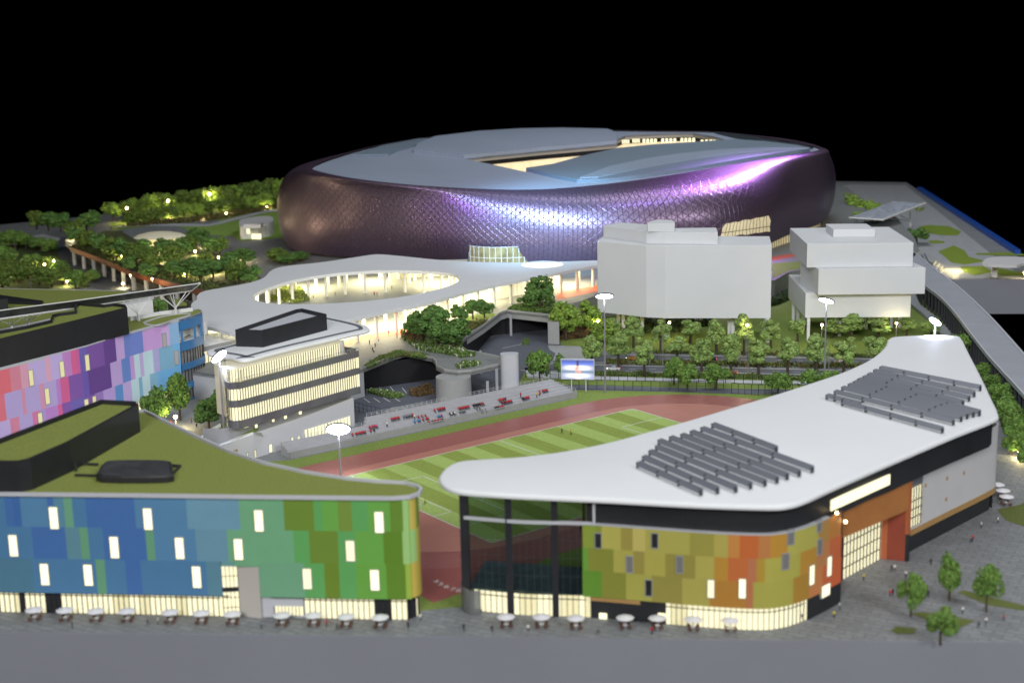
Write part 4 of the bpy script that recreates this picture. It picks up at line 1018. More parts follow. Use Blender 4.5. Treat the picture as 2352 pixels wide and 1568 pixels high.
# ================================================================ waterfront terrace on the right
sheet('terrace',XY([(1925,430),(1950,424),(2080,426),(2300,602),(2352,636),(2352,639),(2130,639),(2098,575),(2060,500),(1980,470)],0),.06,mat('terrace_paving',(.38,.39,.41),.6,noise=.15,nscale=.25))
e0=F(2098,437,0);e1=F(2352,600,0);e2=F(2420,648,0)
b=MB(); b.wall([Vector((F(2106,437).x,F(2106,437).y,0)),Vector((F(2330,584).x,F(2330,584).y,0))],-2,2.2,3.0); tag(b.build('blue_water_edge',[mat('blue_edge',(.015,.08,.38),.4)]),kind='structure')
lim=mat('lime_grass',(.19,.27,.03),.95,noise=.25,nscale=1,bump=.3,bscale=4)
for i,pts in enumerate(([(2110,520),(2135,517),(2180,520),(2208,532),(2200,541),(2165,541),(2120,534)],[(2130,553),(2150,552),(2170,555),(2168,559),(2140,560)],[(2155,578),(2190,564),(2215,575),(2225,590),(2265,600),(2215,608),(2185,603),(2170,590)],[(2205,612),(2260,612),(2280,625),(2240,633),(2215,625)],[(2240,582),(2330,580),(2352,584),(2352,588),(2245,586)],[(2300,603),(2352,600),(2352,612),(2320,610)],[(2290,615),(2352,628),(2352,634),(2300,634),(2275,622)],[(2100,478),(2125,476),(2120,484),(2105,486)])):
    sheet('terrace_lawn',XY(pts,0),.12+.01*i,lim)
p=F(2193,622); l=bpy.data.lights.new('terrace_lamp','POINT'); l.energy=6500; l.color=(1,.82,.4); l.shadow_soft_size=1; lo=bpy.data.objects.new('terrace_lamp',l); COL.objects.link(lo); lo.location=(p.x,p.y,5)
b=MB(); st=XY([(2112,575),(2150,583),(2168,597),(2160,606),(2135,608),(2118,600)],4)
for i,z in enumerate((1.6,2.8,4.0)): b.prism(inset(st,i*1.6),.05,z)
tag(b.build('terrace_steps',[M_grey]),'grey curved steps with rounded end beside the promenade','steps')
# mushroom canopy
P=F(2268,640,0); mc=empty('oval_shelter',P,'white oval shelter on two pale posts at the terrace corner','shelter')
h=Zat(600,P,2290)
b=MB(); q=smooth_path(XY([(2258,600),(2270,592),(2300,589),(2352,590),(2400,592),(2420,600),(2352,604),(2335,609),(2290,608),(2262,606)],h),3,True); b.prism(q,h-1.2,h); b.build('shelter_roof',[M_wht2],mc)
for x in (2283,2375): p=F(x,639,0); b=MB(); b.box((p.x,p.y,h/2),(2.4,1.6,h-1.2)); b.build('post',[M_wht2],mc)
# small solar shelter near the stadium
P=F(2090,525,3); ss=empty('solar_shelter',F(2091,522,0),'tilted silver solar canopy on branching white struts beside the stadium','canopy')
a,c,d_,e_=F(1950,500,14),F(2027,505,14),F(2125,467,16),F(2052,462,16)
b=MB(); b.quad(a,c,d_,e_); t=Vector((0,0,-.5)); b.quad(e_+t,d_+t,c+t,a+t)
b.build('solar_sheet',[mat('silver_sheet',(.6,.65,.75),.3,metal=.3,noise=.6,nscale=.35)],ss)
b=MB(); b.tube(c,d_,.6,n=6); b.tube(a,c,.4,n=6); b.build('edge_beam',[M_wht2],ss)
for (x,y,tops) in ((2091,520,((2030,500),(2062,490),(2090,480),(2118,470))),(1990,530,((1955,500),(1985,502),(2020,502)))):
    B=F(x,y,0);b=MB();J=B+Vector((0,0,3));b.tube(B,J,.8,n=6)
    for X_,Y_ in tops: b.tube(J,F(X_,Y_,13.6),.4,.3,n=6)
    b.build('branching_column',[M_wht2],ss)
# ================================================================ garden on the left
gz=ZD
sheet('garden_lawn',XY([(250,512),(480,478),(640,458),(655,480),(655,560),(640,575),(600,545),(480,500),(320,522),(260,530)],gz),gz+.05,M_grass)
sheet('garden_bed',XY([(160,566),(240,530),(330,530),(420,560),(560,600),(600,640),(478,668),(390,646),(310,624)],gz),gz+.06,mat('dark_planting_ground',(.07,.085,.03),.9,noise=.4,nscale=.3))
sheet('garden_path',XY([(255,523),(330,513),(480,515),(560,495),(600,485),(655,478),(655,483),(602,490),(562,501),(480,521),(330,519)],gz),gz+.1,M_lgrey)
sheet('garden_plaza',XY([(280,532),(330,522),(450,522),(480,540),(470,560),(330,562)],gz),gz+.12,M_pave)
sheet('east_garden_plaza',XY([(560,560),(650,545),(662,580),(640,600),(620,620),(580,600),(520,590)],gz),gz+.12,M_pave)
sheet('lower_garden',XY([(-20,560),(60,545),(140,555),(150,590),(210,660),(-20,680)],0),.06,mat('dark_lawn',(.06,.09,.025),.95,noise=.3,nscale=.4))
sheet('garden_road',XY([(135,545),(155,545),(165,580),(230,625),(300,650),(420,675),(290,680),(215,662),(150,620),(130,575)],0),.1,M_asph)
sheet('sunken_path',XY([(50,545),(100,538),(140,548),(130,556),(60,560),(-20,570),(-20,560)],0),.12,M_lgrey)
sheet('garden_slope_lawn',XY([(408,521),(480,520),(560,504),(602,493),(655,485),(652,548),(628,546),(552,554),(535,543),(470,540)],gz),gz+.16,mat('bright_lawn',(.24,.38,.07),.95,noise=.25,nscale=.5,bump=.5,bscale=3))
# white round-ended pavilion
pv=empty('white_round_pavilion',F(590,545,gz),'small white pavilion with rounded end and lit doorway on the lawn by the stadium','building')
P=F(556,548,gz);Q=F(627,540,gz)
q=smooth_path([F(552,546,gz),F(560,550,gz),F(610,545,gz),F(628,538,gz),F(626,528,gz),F(600,526,gz),F(556,534,gz)],3,True); q=[Vector((p.x,p.y,0)) for p in q]
h=Zat(517,P,556)
b=MB(); b.prism(q,gz+.05,h); b.build('wall',[M_wht2],pv)
b=MB(); p=F(582,522,h); b.box((p.x,p.y,h+1),(9,7,2)); b.build('roof_box',[M_wht2],pv)
for x,y0,y1,ww in ((561,524,535,3),(569,525,536,3),(590,537,549,5)):
    p=F(x,549,gz); z0=Zat(y1,p,x);z1=Zat(y0,p,x); b=MB(); b.box((p.x,p.y-.6,(z0+z1)/2),(ww,.4,z1-z0)); b.build('window',[M_lit2],pv)
# shell pavilion glowing in the trees
pv=empty('shell_pavilion',F(385,590,gz),'glowing curved shell pavilion half hidden among the garden trees','pavilion')
q=F(370,585,gz);b=MB(); b.lathe((q.x,q.y,gz+9),[(10,0),(8.5,1.2),(5,2.2),(.5,2.8)],20,sx=1.3,sy=1.0); b.build('shell_roof',[mat('warm_shell',(.6,.58,.45),.6,emit=(1,.85,.5),es=.12)],pv)
b=MB(); b.lathe((q.x,q.y,gz),[(8,0),(8,9)],20,sx=1.3,sy=.9); b.build('glass_wall',[mat('glow_glass',(.7,.65,.4),.5,emit=(1,.85,.4),es=.6)],pv)
# ================================================================ fences
def fence(pts,h,label,m=M_fence,step=3.0,name='fence'):
    P=[F(x,y,0) for x,y in pts]; P=resamp(P,step); o=P[len(P)//2]
    e=empty(name,(o.x,o.y,0),label,'fence'); b=MB()
    for a,c in zip(P,P[1:]):
        for z in (h,.25,h*.5): b.tube((a.x,a.y,z),(c.x,c.y,z),.055 if z!=h else .09,n=4)
    b.build('rail',[m],e); k=MB(); k.box((0,0,h/2),(.16,.16,h)); pr=None
    for p in P[:100]:
        if pr is None: pr=k.build('post',[m],e,local=True); c=pr
        else: c=pr.copy(); COL.objects.link(c); c.parent=e
        c.location=(p.x-o.x,p.y-o.y,0)
    return e
fence([(1194,906),(1240,898),(1330,894),(1420,896),(1500,898),(1600,898),(1678,895)],3.4,'black open fence along the service path nearest the running track')
fence([(1207,866),(1290,871),(1330,874),(1500,876),(1680,880),(1860,886)],3.3,'black open fence behind the service path, beside the pale pavement')
fence([(1680,904),(1740,908),(1800,907),(1870,905)],3.6,'short black fence with closer posts at the right end of the track',step=2.2)
fence([(816,944),(850,953),(880,960)],3.0,'blue black fence between the podium block and the car park',m=mat('navy_fence',(.02,.04,.1),.5),step=2.0)
# ================================================================ stadium
from mathutils.bvhtree import BVHTree
def zroof(x,y):
    gx=1-math.exp(-((x-15)/95)**2); t=max(0,min(1,(y-680)/210)); t=t*t*(3-2*t)*.5+t*.5
    return 43+11*(1-(1-gx)*(1-t))
def RF(x,y,dz=0):
    z=49
    for _ in range(60): P=F(x,y,z); z+=.45*(zroof(P.x,P.y)+dz-z)
    return F(x,y,z)
rim=[(712,391),(760,403),(800,411),(900,423),(1000,431),(1100,436),(1180,438),(1250,437),(1330,431),(1400,424),(1500,411),(1600,395),(1700,377),(1800,361),(1860,352),(1892,345),(1870,338),(1830,329),(1750,316),(1680,308),(1620,303),(1500,302),(1380,300),(1290,298),(1200,300),(1100,305),(1000,315),(900,330),(830,345),(760,366),(722,381)]
rp=[RF(x,y) for x,y in rim]; rpf=smooth_path(rp,4,True)
# light smoothing and even spacing
Q=[rpf[0]]; full=rpf+[rpf[0]]
Lr=plen(full); NR=150; Q=[patu(full,Lr*i/NR) for i in range(NR)]
for _ in range(2): Q=[(Q[i-1]+Q[i]*2+Q[(i+1)%NR])/4 for i in range(NR)]
ar=sum(Q[i].x*Q[(i+1)%NR].y-Q[(i+1)%NR].x*Q[i].y for i in range(NR))
if ar<0: Q=Q[::-1]
ST=empty('stadium',(35,810,ZD),'huge rounded stadium with a purple brown metallic skin and grey blue roof','stadium')
prof=[(-.6,-.012),(1.2,-.012),(5,.01),(8,.035),(10.2,.08),(12,.15),(13.2,.25),(14,.38),(14.2,.5),(14,.62),(13.4,.74),(12.3,.85),(11,.93),(9.5,1.0)]
me=bpy.data.meshes.new('facade_skin'); vs=[];fs=[];uvs=[]
def zbot(p): return 10.6+max(0,min(1,(p.x-40)/110))*4.2*max(0,min(1,(860-p.y)/100))
rings=[]
CX,CY=32,780
bot_px=[(668,575),(720,583),(800,590),(900,595),(1000,599),(1150,605),(1300,608),(1450,606),(1580,598),(1660,588),(1730,571),(1790,547),(1822,538),(1880,523)]
bw=[F(x,y,10.6) if x<1600 else F(x,y,13.5) for x,y in bot_px]
ba=sorted((math.atan2(p.y-CY,p.x-CX),math.hypot(p.x-CX,p.y-CY)) for p in bw)
def rb_raw(i):
    p=Q[i]; a=math.atan2(p.y-CY,p.x-CX); rr0=math.hypot(p.x-CX,p.y-CY); d=rr0+10+30*math.exp(-((a-.12)/.5)**2)
    if a<=ba[0][0]:
        t=min(1,(ba[0][0]-a)/.8); t=t*t*(3-2*t); return ba[0][1]*(1-t)+d*t
    if a>=ba[-1][0]:
        t=min(1,(a-ba[-1][0])/.95); t=t*t*(3-2*t); return ba[-1][1]*(1-t)+d*t
    for (a0,r0),(a1,r1) in zip(ba,ba[1:]):
        if a0<=a<=a1: t=(a-a0)/(a1-a0+1e-9); return r0*(1-t)+r1*t
RB=[rb_raw(i) for i in range(NR)]
for _ in range(12): RB=[(RB[i-1]+RB[i]*2+RB[(i+1)%NR])/4 for i in range(NR)]
def gfun(t):
    P_=[(0,0),(.01,.14),(.035,.36),(.08,.56),(.15,.72),(.25,.83),(.38,.91),(.5,.95),(.7,.98),(1,1)]
    if t<=0:return 0
    for (a,b_),(c,d) in zip(P_,P_[1:]):
        if t<=c: return b_+(d-b_)*(t-a)/(c-a)
    return 1
for off,fz in prof:
    O=offset(Q,-max(0,off-9.5*gfun(fz)) if fz>0 else -off,True); R=[]
    for i in range(NR):
        p=Q[i]; rr0=math.hypot(p.x-CX,p.y-CY); dr=(RB[i]-rr0)*gfun(fz); ux,uy=(p.x-CX)/rr0,(p.y-CY)/rr0
        R.append((O[i].x+ux*dr,O[i].y+uy*dr,zroof(p.x,p.y)+(zbot(p)-zroof(p.x,p.y))*fz))
    rings.append(R)
for R in rings: vs+=R
vl=[0]
for a in range(len(prof)-1): vl.append(vl[-1]+math.dist(rings[a][10],rings[a+1][10]))
for a in range(len(prof)-1):
    for i in range(NR):
        j=(i+1)%NR; fs.append((a*NR+i,(a+1)*NR+i,(a+1)*NR+j,a*NR+j))
        u0=i*Lr/NR*1.08;u1=(i+1)*Lr/NR*1.08
        uvs+=[(u0,vl[a]),(u0,vl[a+1]),(u1,vl[a+1]),(u1,vl[a])]
o_=Vector(ST['_o']); me.from_pydata([(x-o_.x,y-o_.y,z-o_.z) for x,y,z in vs],[],fs)
ul=me.uv_layers.new(name='UVMap'); ul.data.foreach_set('uv',[c for u in uvs for c in u])
me.polygons.foreach_set('use_smooth',[True]*len(me.polygons))
sk=bpy.data.objects.new('facade_skin',me); COL.objects.link(sk); sk.parent=ST; sk['_o']=tuple(o_)
md=sk.modifiers.new('sub','SUBSURF'); md.levels=1; md.render_levels=2
bvh=BVHTree.FromPolygons([Vector(v) for v in vs],fs)
def onbody(x,y):
    v=ray(x,y).normalized(); h=bvh.ray_cast(Vector((0,0,CZ)),v)
    if h[0] is None and y>300: return onbody(x,y-4)
    return h[0],h[1]
m=bpy.data.materials.new('metal_triangle_skin'); m.use_nodes=True; nt=m.node_tree; N=nt.nodes; Lk=nt.links; bs=N['Principled BSDF']
uv=N.new('ShaderNodeUVMap'); sp=N.new('ShaderNodeSeparateXYZ'); Lk.new(uv.outputs[0],sp.inputs[0])
def mth(op,a,b=None,c=None):
    n=N.new('ShaderNodeMath'); n.operation=op
    for i,v in enumerate((a,b,c)):
        if v is None: continue
        if isinstance(v,(int,float)): n.inputs[i].default_value=v
        else: Lk.new(v,n.inputs[i])
    return n.outputs[0]
U_=mth('DIVIDE',sp.outputs[0],2.1); V_=mth('DIVIDE',sp.outputs[1],3.7)
def fam(x,w): 
    f=mth('FRACT',x); d=mth('ABSOLUTE',mth('SUBTRACT',f,.5)); return mth('GREATER_THAN',d,.5-w)
def famf(x,w):
    f=mth('FRACT',x); d=mth('ABSOLUTE',mth('SUBTRACT',f,.5)); n=N.new('ShaderNodeMapRange'); n.inputs[1].default_value=.5-w; n.inputs[2].default_value=.5; Lk.new(d,n.inputs[0]); return n.outputs[0]
l1=famf(U_,.10); l2=famf(mth('ADD',mth('MULTIPLY',U_,.5),V_),.07); l3=famf(mth('SUBTRACT',mth('MULTIPLY',U_,.5),V_),.07)
ls=mth('MAXIMUM',l1,mth('MAXIMUM',l2,l3))
nz=N.new('ShaderNodeTexNoise'); nz.inputs['Scale'].default_value=.03; nz.inputs['Detail'].default_value=4; Lk.new(uv.outputs[0],nz.inputs['Vector'])
vo=N.new('ShaderNodeTexVoronoi'); vo.inputs['Scale'].default_value=.33; Lk.new(uv.outputs[0],vo.inputs['Vector'])
rmp=N.new('ShaderNodeMix'); rmp.data_type='RGBA'; rmp.inputs[6].default_value=(.185,.13,.20,1); rmp.inputs[7].default_value=(.05,.035,.045,1); Lk.new(mth('MULTIPLY',ls,.5),rmp.inputs[0])
Lk.new(rmp.outputs[2],bs.inputs['Base Color'])
bs.inputs['Metallic'].default_value=.7
Lk.new(mth('ADD',mth('MULTIPLY',nz.outputs[0],.12),.30),bs.inputs['Roughness'])
bp=N.new('ShaderNodeBump'); bp.inputs['Strength'].default_value=.4; bp.inputs['Distance'].default_value=.3
hh_=mth('ADD',ls,mth('MULTIPLY',vo.outputs['Color'],.15)); Lk.new(hh_,bp.inputs['Height']); Lk.new(bp.outputs[0],bs.inputs['Normal'])
me.materials.append(m)
# roof plane with the opening
hole_px=[(1066,364),(1120,358),(1240,346),(1330,338),(1416,330),(1419,319),(1436,311),(1500,307),(1560,305),(1592,305),(1640,313),(1688,326),(1600,333),(1500,339),(1420,347),(1330,367),(1270,384),(1208,394),(1140,379)]
hole=[RF(x,y) for x,y in hole_px]
def plate(name,outer,holes,m,dz,th,parent=ST):
    bm=bmesh.new(); T=[]
    def ori(P):
        k=len(P);ar=sum(P[i].x*P[(i+1)%k].y-P[(i+1)%k].x*P[i].y for i in range(k)); return P if ar>0 else P[::-1]
    es=[]
    for P in [outer]+holes:
        L=[bm.verts.new((p.x,p.y,0)) for p in ori(P)]
        for i in range(len(L)): es.append(bm.edges.new((L[i],L[(i+1)%len(L)])))
    bmesh.ops.triangle_fill(bm,edges=es,use_beauty=True)
    for _ in range(4):
        lg=[e for e in bm.edges if e.calc_length()>16]
        if not lg: break
        bmesh.ops.subdivide_edges(bm,edges=lg,cuts=1); bmesh.ops.triangulate(bm,faces=bm.faces[:])
    for f in bm.faces:
        f.normal_update()
        if f.normal.z<0: f.normal_flip()
        f.smooth=True
    for v in bm.verts: v.co.z=zroof(v.co.x,v.co.y)+dz
    bd=[e for e in bm.edges if len(e.link_faces)==1]
    r=bmesh.ops.extrude_edge_only(bm,edges=bd)
    for g in r['geom']:
        if isinstance(g,bmesh.types.BMVert): g.co.z-=th
        if isinstance(g,bmesh.types.BMFace): g.smooth=False
    for e in bd: e.smooth=False
    me=bpy.data.meshes.new(name); o_=Vector(parent['_o']); bmesh.ops.translate(bm,vec=-o_,verts=bm.verts); bm.to_mesh(me); bm.free(); me.materials.append(m)
    ob=bpy.data.objects.new(name,me); COL.objects.link(ob); ob.parent=parent; ob['_o']=tuple(o_); return ob
def stripe(name,col,sc,rough=.5,amt=.06,rot=.3):
    m=mat(name,col,rough,noise=.06,nscale=.02); nt=m.node_tree; b=nt.nodes['Principled BSDF']
    g=nt.nodes.new('ShaderNodeNewGeometry'); mp=nt.nodes.new('ShaderNodeMapping'); mp.inputs['Rotation'].default_value=(0,0,rot); nt.links.new(g.outputs['Position'],mp.inputs[0])
    wv=nt.nodes.new('ShaderNodeTexWave'); wv.inputs['Scale'].default_value=sc; nt.links.new(mp.outputs[0],wv.inputs[0])
    bp=nt.nodes.new('ShaderNodeBump'); bp.inputs['Strength'].default_value=.25; bp.inputs['Distance'].default_value=.3; nt.links.new(wv.outputs[1],bp.inputs['Height']); nt.links.new(bp.outputs[0],b.inputs['Normal']); return m
M_sr=stripe('stadium_roof_sheet',(.33,.38,.48),.12); M_sr2=stripe('slate_roof_panel',(.20,.255,.32),.1,rot=1.1); M_sr3=stripe('ribbed_roof_band',(.30,.36,.45),.35,rot=-.35)
plate('roof',offset(Q,.8,True),[hole],M_sr,-.2,1.2)
b=MB(); 
for (o0,o1,z0,z1) in ((.9,-.3,.35,.35),(-.3,-1.4,.35,-.1)):
    A=offset(Q,o0,True);B_=offset(Q,o1,True)
    for i in range(NR):
        j=(i+1)%NR; b.quad((A[i].x,A[i].y,zroof(Q[i].x,Q[i].y)+z0),(B_[i].x,B_[i].y,zroof(Q[i].x,Q[i].y)+z1),(B_[j].x,B_[j].y,zroof(Q[j].x,Q[j].y)+z1),(A[j].x,A[j].y,zroof(Q[j].x,Q[j].y)+z0))
b.build('rim_trim',[mat('rim_metal',(.32,.26,.3),.3,metal=.8)],ST,smooth=True)
A_=[RF(x,y) for x,y in ((1208,392),(1270,383),(1330,366),(1420,346),(1500,338),(1600,332),(1690,326),(1760,331),(1830,340),(1862,348),(1800,357),(1700,373),(1600,390),(1500,405),(1400,417),(1325,419))]
plate('near_roof_panel',A_,[],M_sr2,1.5,2.2)
arc=[(1332,417),(1400,391),(1480,374),(1560,362),(1660,352),(1760,348),(1860,348)];arc2=[(1855,351),(1780,354),(1700,360),(1600,372),(1500,389),(1430,403),(1372,416)]
plate('roof_arc_band',[RF(x,y) for x,y in arc+arc2],[],M_sr3,2.1,.6)
plate('far_left_roof_panel',[RF(x,y) for x,y in ((808,359),(893,358),(912,348),(1010,320),(960,322),(880,337))],[],M_sr2,.9,1.0)
plate('moving_roof_panel',[RF(x,y) for x,y in ((1000,319),(1100,307),(1200,301),(1290,299.5),(1395,302),(1418,311),(1416,329),(1330,337),(1240,345),(1066,363),(950,350),(960,335))],[],M_sr,1.6,1.8)
plate('far_right_roof_panel',[RF(x,y) for x,y in ((1640,306),(1700,312),(1780,325),(1868,343),(1850,342),(1760,328),(1690,318))],[],mat('dark_slate_strip',(.04,.05,.06),.4),.9,.8)
# inner edge and stand seen through the opening
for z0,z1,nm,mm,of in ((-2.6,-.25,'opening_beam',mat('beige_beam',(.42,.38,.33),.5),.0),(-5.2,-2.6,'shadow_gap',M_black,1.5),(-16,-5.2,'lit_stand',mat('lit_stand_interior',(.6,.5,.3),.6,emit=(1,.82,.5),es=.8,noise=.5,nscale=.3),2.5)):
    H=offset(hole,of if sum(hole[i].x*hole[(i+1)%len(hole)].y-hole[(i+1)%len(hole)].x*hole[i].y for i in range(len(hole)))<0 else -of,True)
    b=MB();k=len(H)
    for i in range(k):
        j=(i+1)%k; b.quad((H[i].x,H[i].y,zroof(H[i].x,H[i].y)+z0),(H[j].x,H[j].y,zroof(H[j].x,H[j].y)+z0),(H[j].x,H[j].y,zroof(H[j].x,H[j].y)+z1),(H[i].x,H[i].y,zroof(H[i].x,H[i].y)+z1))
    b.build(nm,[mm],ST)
rr=random.Random(5)
for x0,x1,y0,y1 in ((1452,1470,318,324),(1475,1510,317,324),(1518,1555,316,323),(1562,1598,315,322),(1608,1648,316,326),(1428,1446,320,326)):
    a=RF(x0,y1-8,-1);c=RF(x1,y1-8.5,-1); b=MB(); k=4
    for i in range(k):
        p=a.lerp(c,(i+.1)/k);q=a.lerp(c,(i+.75)/k); b.quad(p+Vector((0,-.8,-3)),q+Vector((0,-.8,-3)),q+Vector((0,-.8,-.8)),p+Vector((0,-.8,-.8)))
    b.build('suite_window',[M_lit2],ST)
# glazed bay at the front
P=F(1160,609,ZD); b=MB(); q=[]
for i in range(25):
    t=math.pi+math.pi*i/24; q.append(Vector((P.x+16.5*math.cos(t),P.y-1+9*math.sin(t),0)))
zt_=Zat(566,Vector((P.x,P.y-8,0)),1160)
b.wall(q,ZD,zt_,.3); e=b.build('glazed_bay',[mat('bay_glass',(.16,.15,.08),.12,noise=.9,nscale=.15,emit=(1,.82,.4),es=.13)],ST)
b=MB()
for p in resamp(q,2.7): b.box((p.x,p.y-.15,(ZD+zt_)/2),(.22,.22,zt_-ZD))
for z in (zt_,(zt_+ZD)/2,ZD+.5):
    for a,c in zip(q,q[1:]): b.tube((a.x,a.y-.15,z),(c.x,c.y-.15,z),.13,n=4)
b.build('frame',[M_wht2],e)
rl=random.Random(8)
for k in range(6):
    p=q[5+k*3]; b=MB(); b.box((p.x,p.y-.35,ZD+1+rl.random()*1.2),(1.6,.1,1.5)); b.build('lit_pane',[M_lit2],e)
# window torn into the skin on the right
def skin_patch(name,c00,c10,c11,c01,nu,nv,m,out=.35,parent=ST,jag=0):
    b=MB(); G={}; rj=random.Random(4)
    for i in range(nu+1):
        for j in range(nv+1):
            u,v=i/nu,j/nv; X=(c00[0]*(1-u)+c10[0]*u)*(1-v)+(c01[0]*(1-u)+c11[0]*u)*v; Y=(c00[1]*(1-u)+c10[1]*u)*(1-v)+(c01[1]*(1-u)+c11[1]*u)*v
            if jag and (i in(0,nu) or j in (0,nv)): X+=rj.uniform(-jag,jag);Y+=rj.uniform(-jag,jag)*.6
            P,n=onbody(X,Y)
            if n.dot(ray(X,Y))>0:n=-n
            G[i,j]=P+n*out
    for i in range(nu):
        for j in range(nv): b.quad(G[i,j],G[i+1,j],G[i+1,j+1],G[i,j+1])
    return b.build(name,[m],parent),G
wn,G=skin_patch('side_window',(1655,545),(1768,531),(1766,496),(1663,514),14,3,mat('side_window_glow',(.5,.45,.3),.4,emit=(1,.85,.5),es=.42,noise=.35,nscale=.25),jag=2.5)
b=MB()
for i in range(1,14): 
    for j in range(3): b.tube(G[i,j]+Vector((0,-.2,0)),G[i,j+1]+Vector((0,-.2,0)),.12,n=4)
for j in (1,):
    for i in range(14): b.tube(G[i,j]+Vector((0,-.2,0)),G[i+1,j]+Vector((0,-.2,0)),.16,n=4)
b.build('frame',[M_dark],wn)
# glazing below the raised right edge
Ob=[Vector((x,y,0)) for x,y,z in rings[-1]]; Ob=offset(Ob,3,True); i0=min(range(NR),key=lambda i:(Q[i]-Vector((60,700,0))).length); seg=[Ob[(i0+i)%NR] for i in range(0,45)]
b=MB(); b.wall(seg,ZD,15.2,.3); e=b.build('base_glazing',[mat('base_glow',(.4,.33,.2),.4,emit=(1,.82,.45),es=.4,noise=.4,nscale=.1)],ST)
b=MB()
for p in resamp(seg,2.8): b.box((p.x,p.y-.2,12.2),(.25,.25,6))
b.build('mullions',[M_dark],e)
Ob=offset([Vector((x,y,0)) for x,y,z in rings[-1]],5,True); b=MB(); b.wall([Ob[i] for i in range(NR)],ZD,11.5,.3,closed=True); b.build('plinth_wall',[M_dark],ST)
# coloured show lights hung in the hall; each throws one sheen on the metal skin
def showlight(x,y,dist,size,power,color,size2=None):
    P,_n=onbody(x,y); n=Vector((0,0,0))
    for dx_ in (-14,0,14):
        for dy_ in (-5,0,5):
            q=onbody(x+dx_,y+dy_)[1]; n+=q if q.dot(ray(x,y))<0 else -q
    n.normalize()
    v=ray(x,y).normalized(); r=v-2*v.dot(n)*n; L=P+r*dist
    l=bpy.data.lights.new('show_light','SPOT'); l.energy=power; l.color=color; l.shadow_soft_size=size/2; l.spot_size=math.radians(size2 or 12); l.spot_blend=1
    o=bpy.data.objects.new('show_light',l); COL.objects.link(o); o.location=L; o.rotation_euler=(P-L).to_track_quat('-Z','Y').to_euler()
    print('SHOW',x,y,[round(c,1) for c in L],[round(c,2) for c in n])
showlight(1250,502,420,26,2.4e7,(.36,.70,1.0),12)
showlight(1205,478,420,16,5e6,(.45,.55,1.0),10)
showlight(1705,407,380,34,1.6e7,(.50,.14,.95),9.5)
showlight(1715,405,380,14,5e6,(.9,.75,1.0),9)
showlight(1045,458,400,10,3e6,(.42,.2,.9),8)
showlight(1475,470,400,8,2e6,(.5,.45,1.0),8)
showlight(1640,432,380,30,3.5e6,(.5,.2,.9),15)
# ================================================================ trees
def leafmat(name,col):
    m=mat(name,col,.8,noise=.45,nscale=.9,attr=False); return m
def crown_mesh(seed,R,H,n=1000,lobes=11,leaf=.5,flat=1.0,cols=None):
    r=random.Random(seed); b=MB(); L=[]
    for i in range(lobes+6):
        a=r.uniform(0,2*math.pi); z=H*r.uniform(.12,.86); k=1-abs(z/H-.42)**1.5*1.5
        rad=R*.78*math.sqrt(r.random())*k
        L.append((rad*math.cos(a),rad*math.sin(a),z,R*r.uniform(.2,.42)))
    L.append((0,0,H*.5,R*.5))
    for i in range(n):
        x,y,z,q=r.choice(L)
        v=Vector((r.gauss(0,1),r.gauss(0,1),r.gauss(0,1)*.8)).normalized()
        p=Vector((x,y,z))+v*q*r.uniform(.72,1.08)
        if p.z<-.2*H: continue
        s=leaf*r.uniform(.5,1.25); u=(v+Vector((r.gauss(0,.5),r.gauss(0,.5),r.gauss(0,.5)))).normalized(); a=u.orthogonal().normalized(); a.rotate(Matrix.Rotation(r.random()*6.3,3,u)); c=u.cross(a)
        g=r.uniform(.6,1.5); b.col=tuple(k*g*(1+r.uniform(-.12,.12)) for k in cols)
        A,B_,C_,D_=p+a*s,p+c*s*.8,p-a*s,p-c*s*.8; t=u*s*.45
        b.quad(A,B_,p+t);b.quad(B_,C_,p+t);b.quad(C_,D_,p+t);b.quad(D_,A,p+t)
    return b
M_leaf=mat('leaf_foam',rough=.85,attr=True)
def trunk_mesh(seed,h,R):
    r=random.Random(seed); b=MB(); b.tube((0,0,0),(r.uniform(-.2,.2),r.uniform(-.2,.2),h*.55),.32,.22,n=7)
    for i in range(6):
        a=r.uniform(0,6.28); b.tube((0,0,h*r.uniform(.38,.5)),(R*.5*math.cos(a),R*.5*math.sin(a),h*r.uniform(.65,.8)),.16,.07,n=5)
    return b
TREE={}
KINDS={'street':((.24,.35,.10),2.8,7.4,10,2200,.36),'deep':((.10,.20,.045),3.6,7.0,9.5,2200,.4),'dark':((.115,.18,.03),3.6,6.2,8,1500,.45),'spread':((.125,.23,.045),4.2,5.8,8.5,2000,.42),'bright':((.21,.33,.05),3.6,6.2,8,1500,.44)}
nt_=0
def tree(P,h,r,kind,label,group,seed=0,name='tree'):
    """h total height, r crown radius"""
    global nt_
    var=seed%4; key=(kind,var); col,R,H,TH,n,leaf=KINDS[kind]
    nt_+=1
    if key not in TREE:
        e=empty(name,(0,0,0),label,'tree',group); tb=trunk_mesh(seed+nt_,TH,R); tb.build('trunk',[M_trunk],e,local=True)
        cb=crown_mesh(seed*7+nt_,R,H,n,leaf=leaf,cols=col); cb.v=[(x,y,z+TH-H) for x,y,z in cb.v]; cb.build('crown',[M_leaf],e,local=True)
        TREE[key]=e; e.location=P
    else: e=copytree(TREE[key],loc=P,label=label,group=group)
    e.rotation_euler=(0,0,random.uniform(0,6.28)); e.scale=(1.22*r/R,1.22*r/R,h/TH*1.04); return e
def trow(pts,kind,group,desc,z=0,rf=.33,wpx=None):
    """pts: (x_foot,y_foot,y_top[,half width px])"""
    pts=sorted(pts)
    for i,p in enumerate(pts):
        P=F(p[0],p[1],z); h=Zat(p[2],P,p[0])-z
        r=(p[3] if len(p)>3 else 22)/(FOC/P.y)
        tree(P,h,r,kind,desc%ordn(i),group,seed=i)
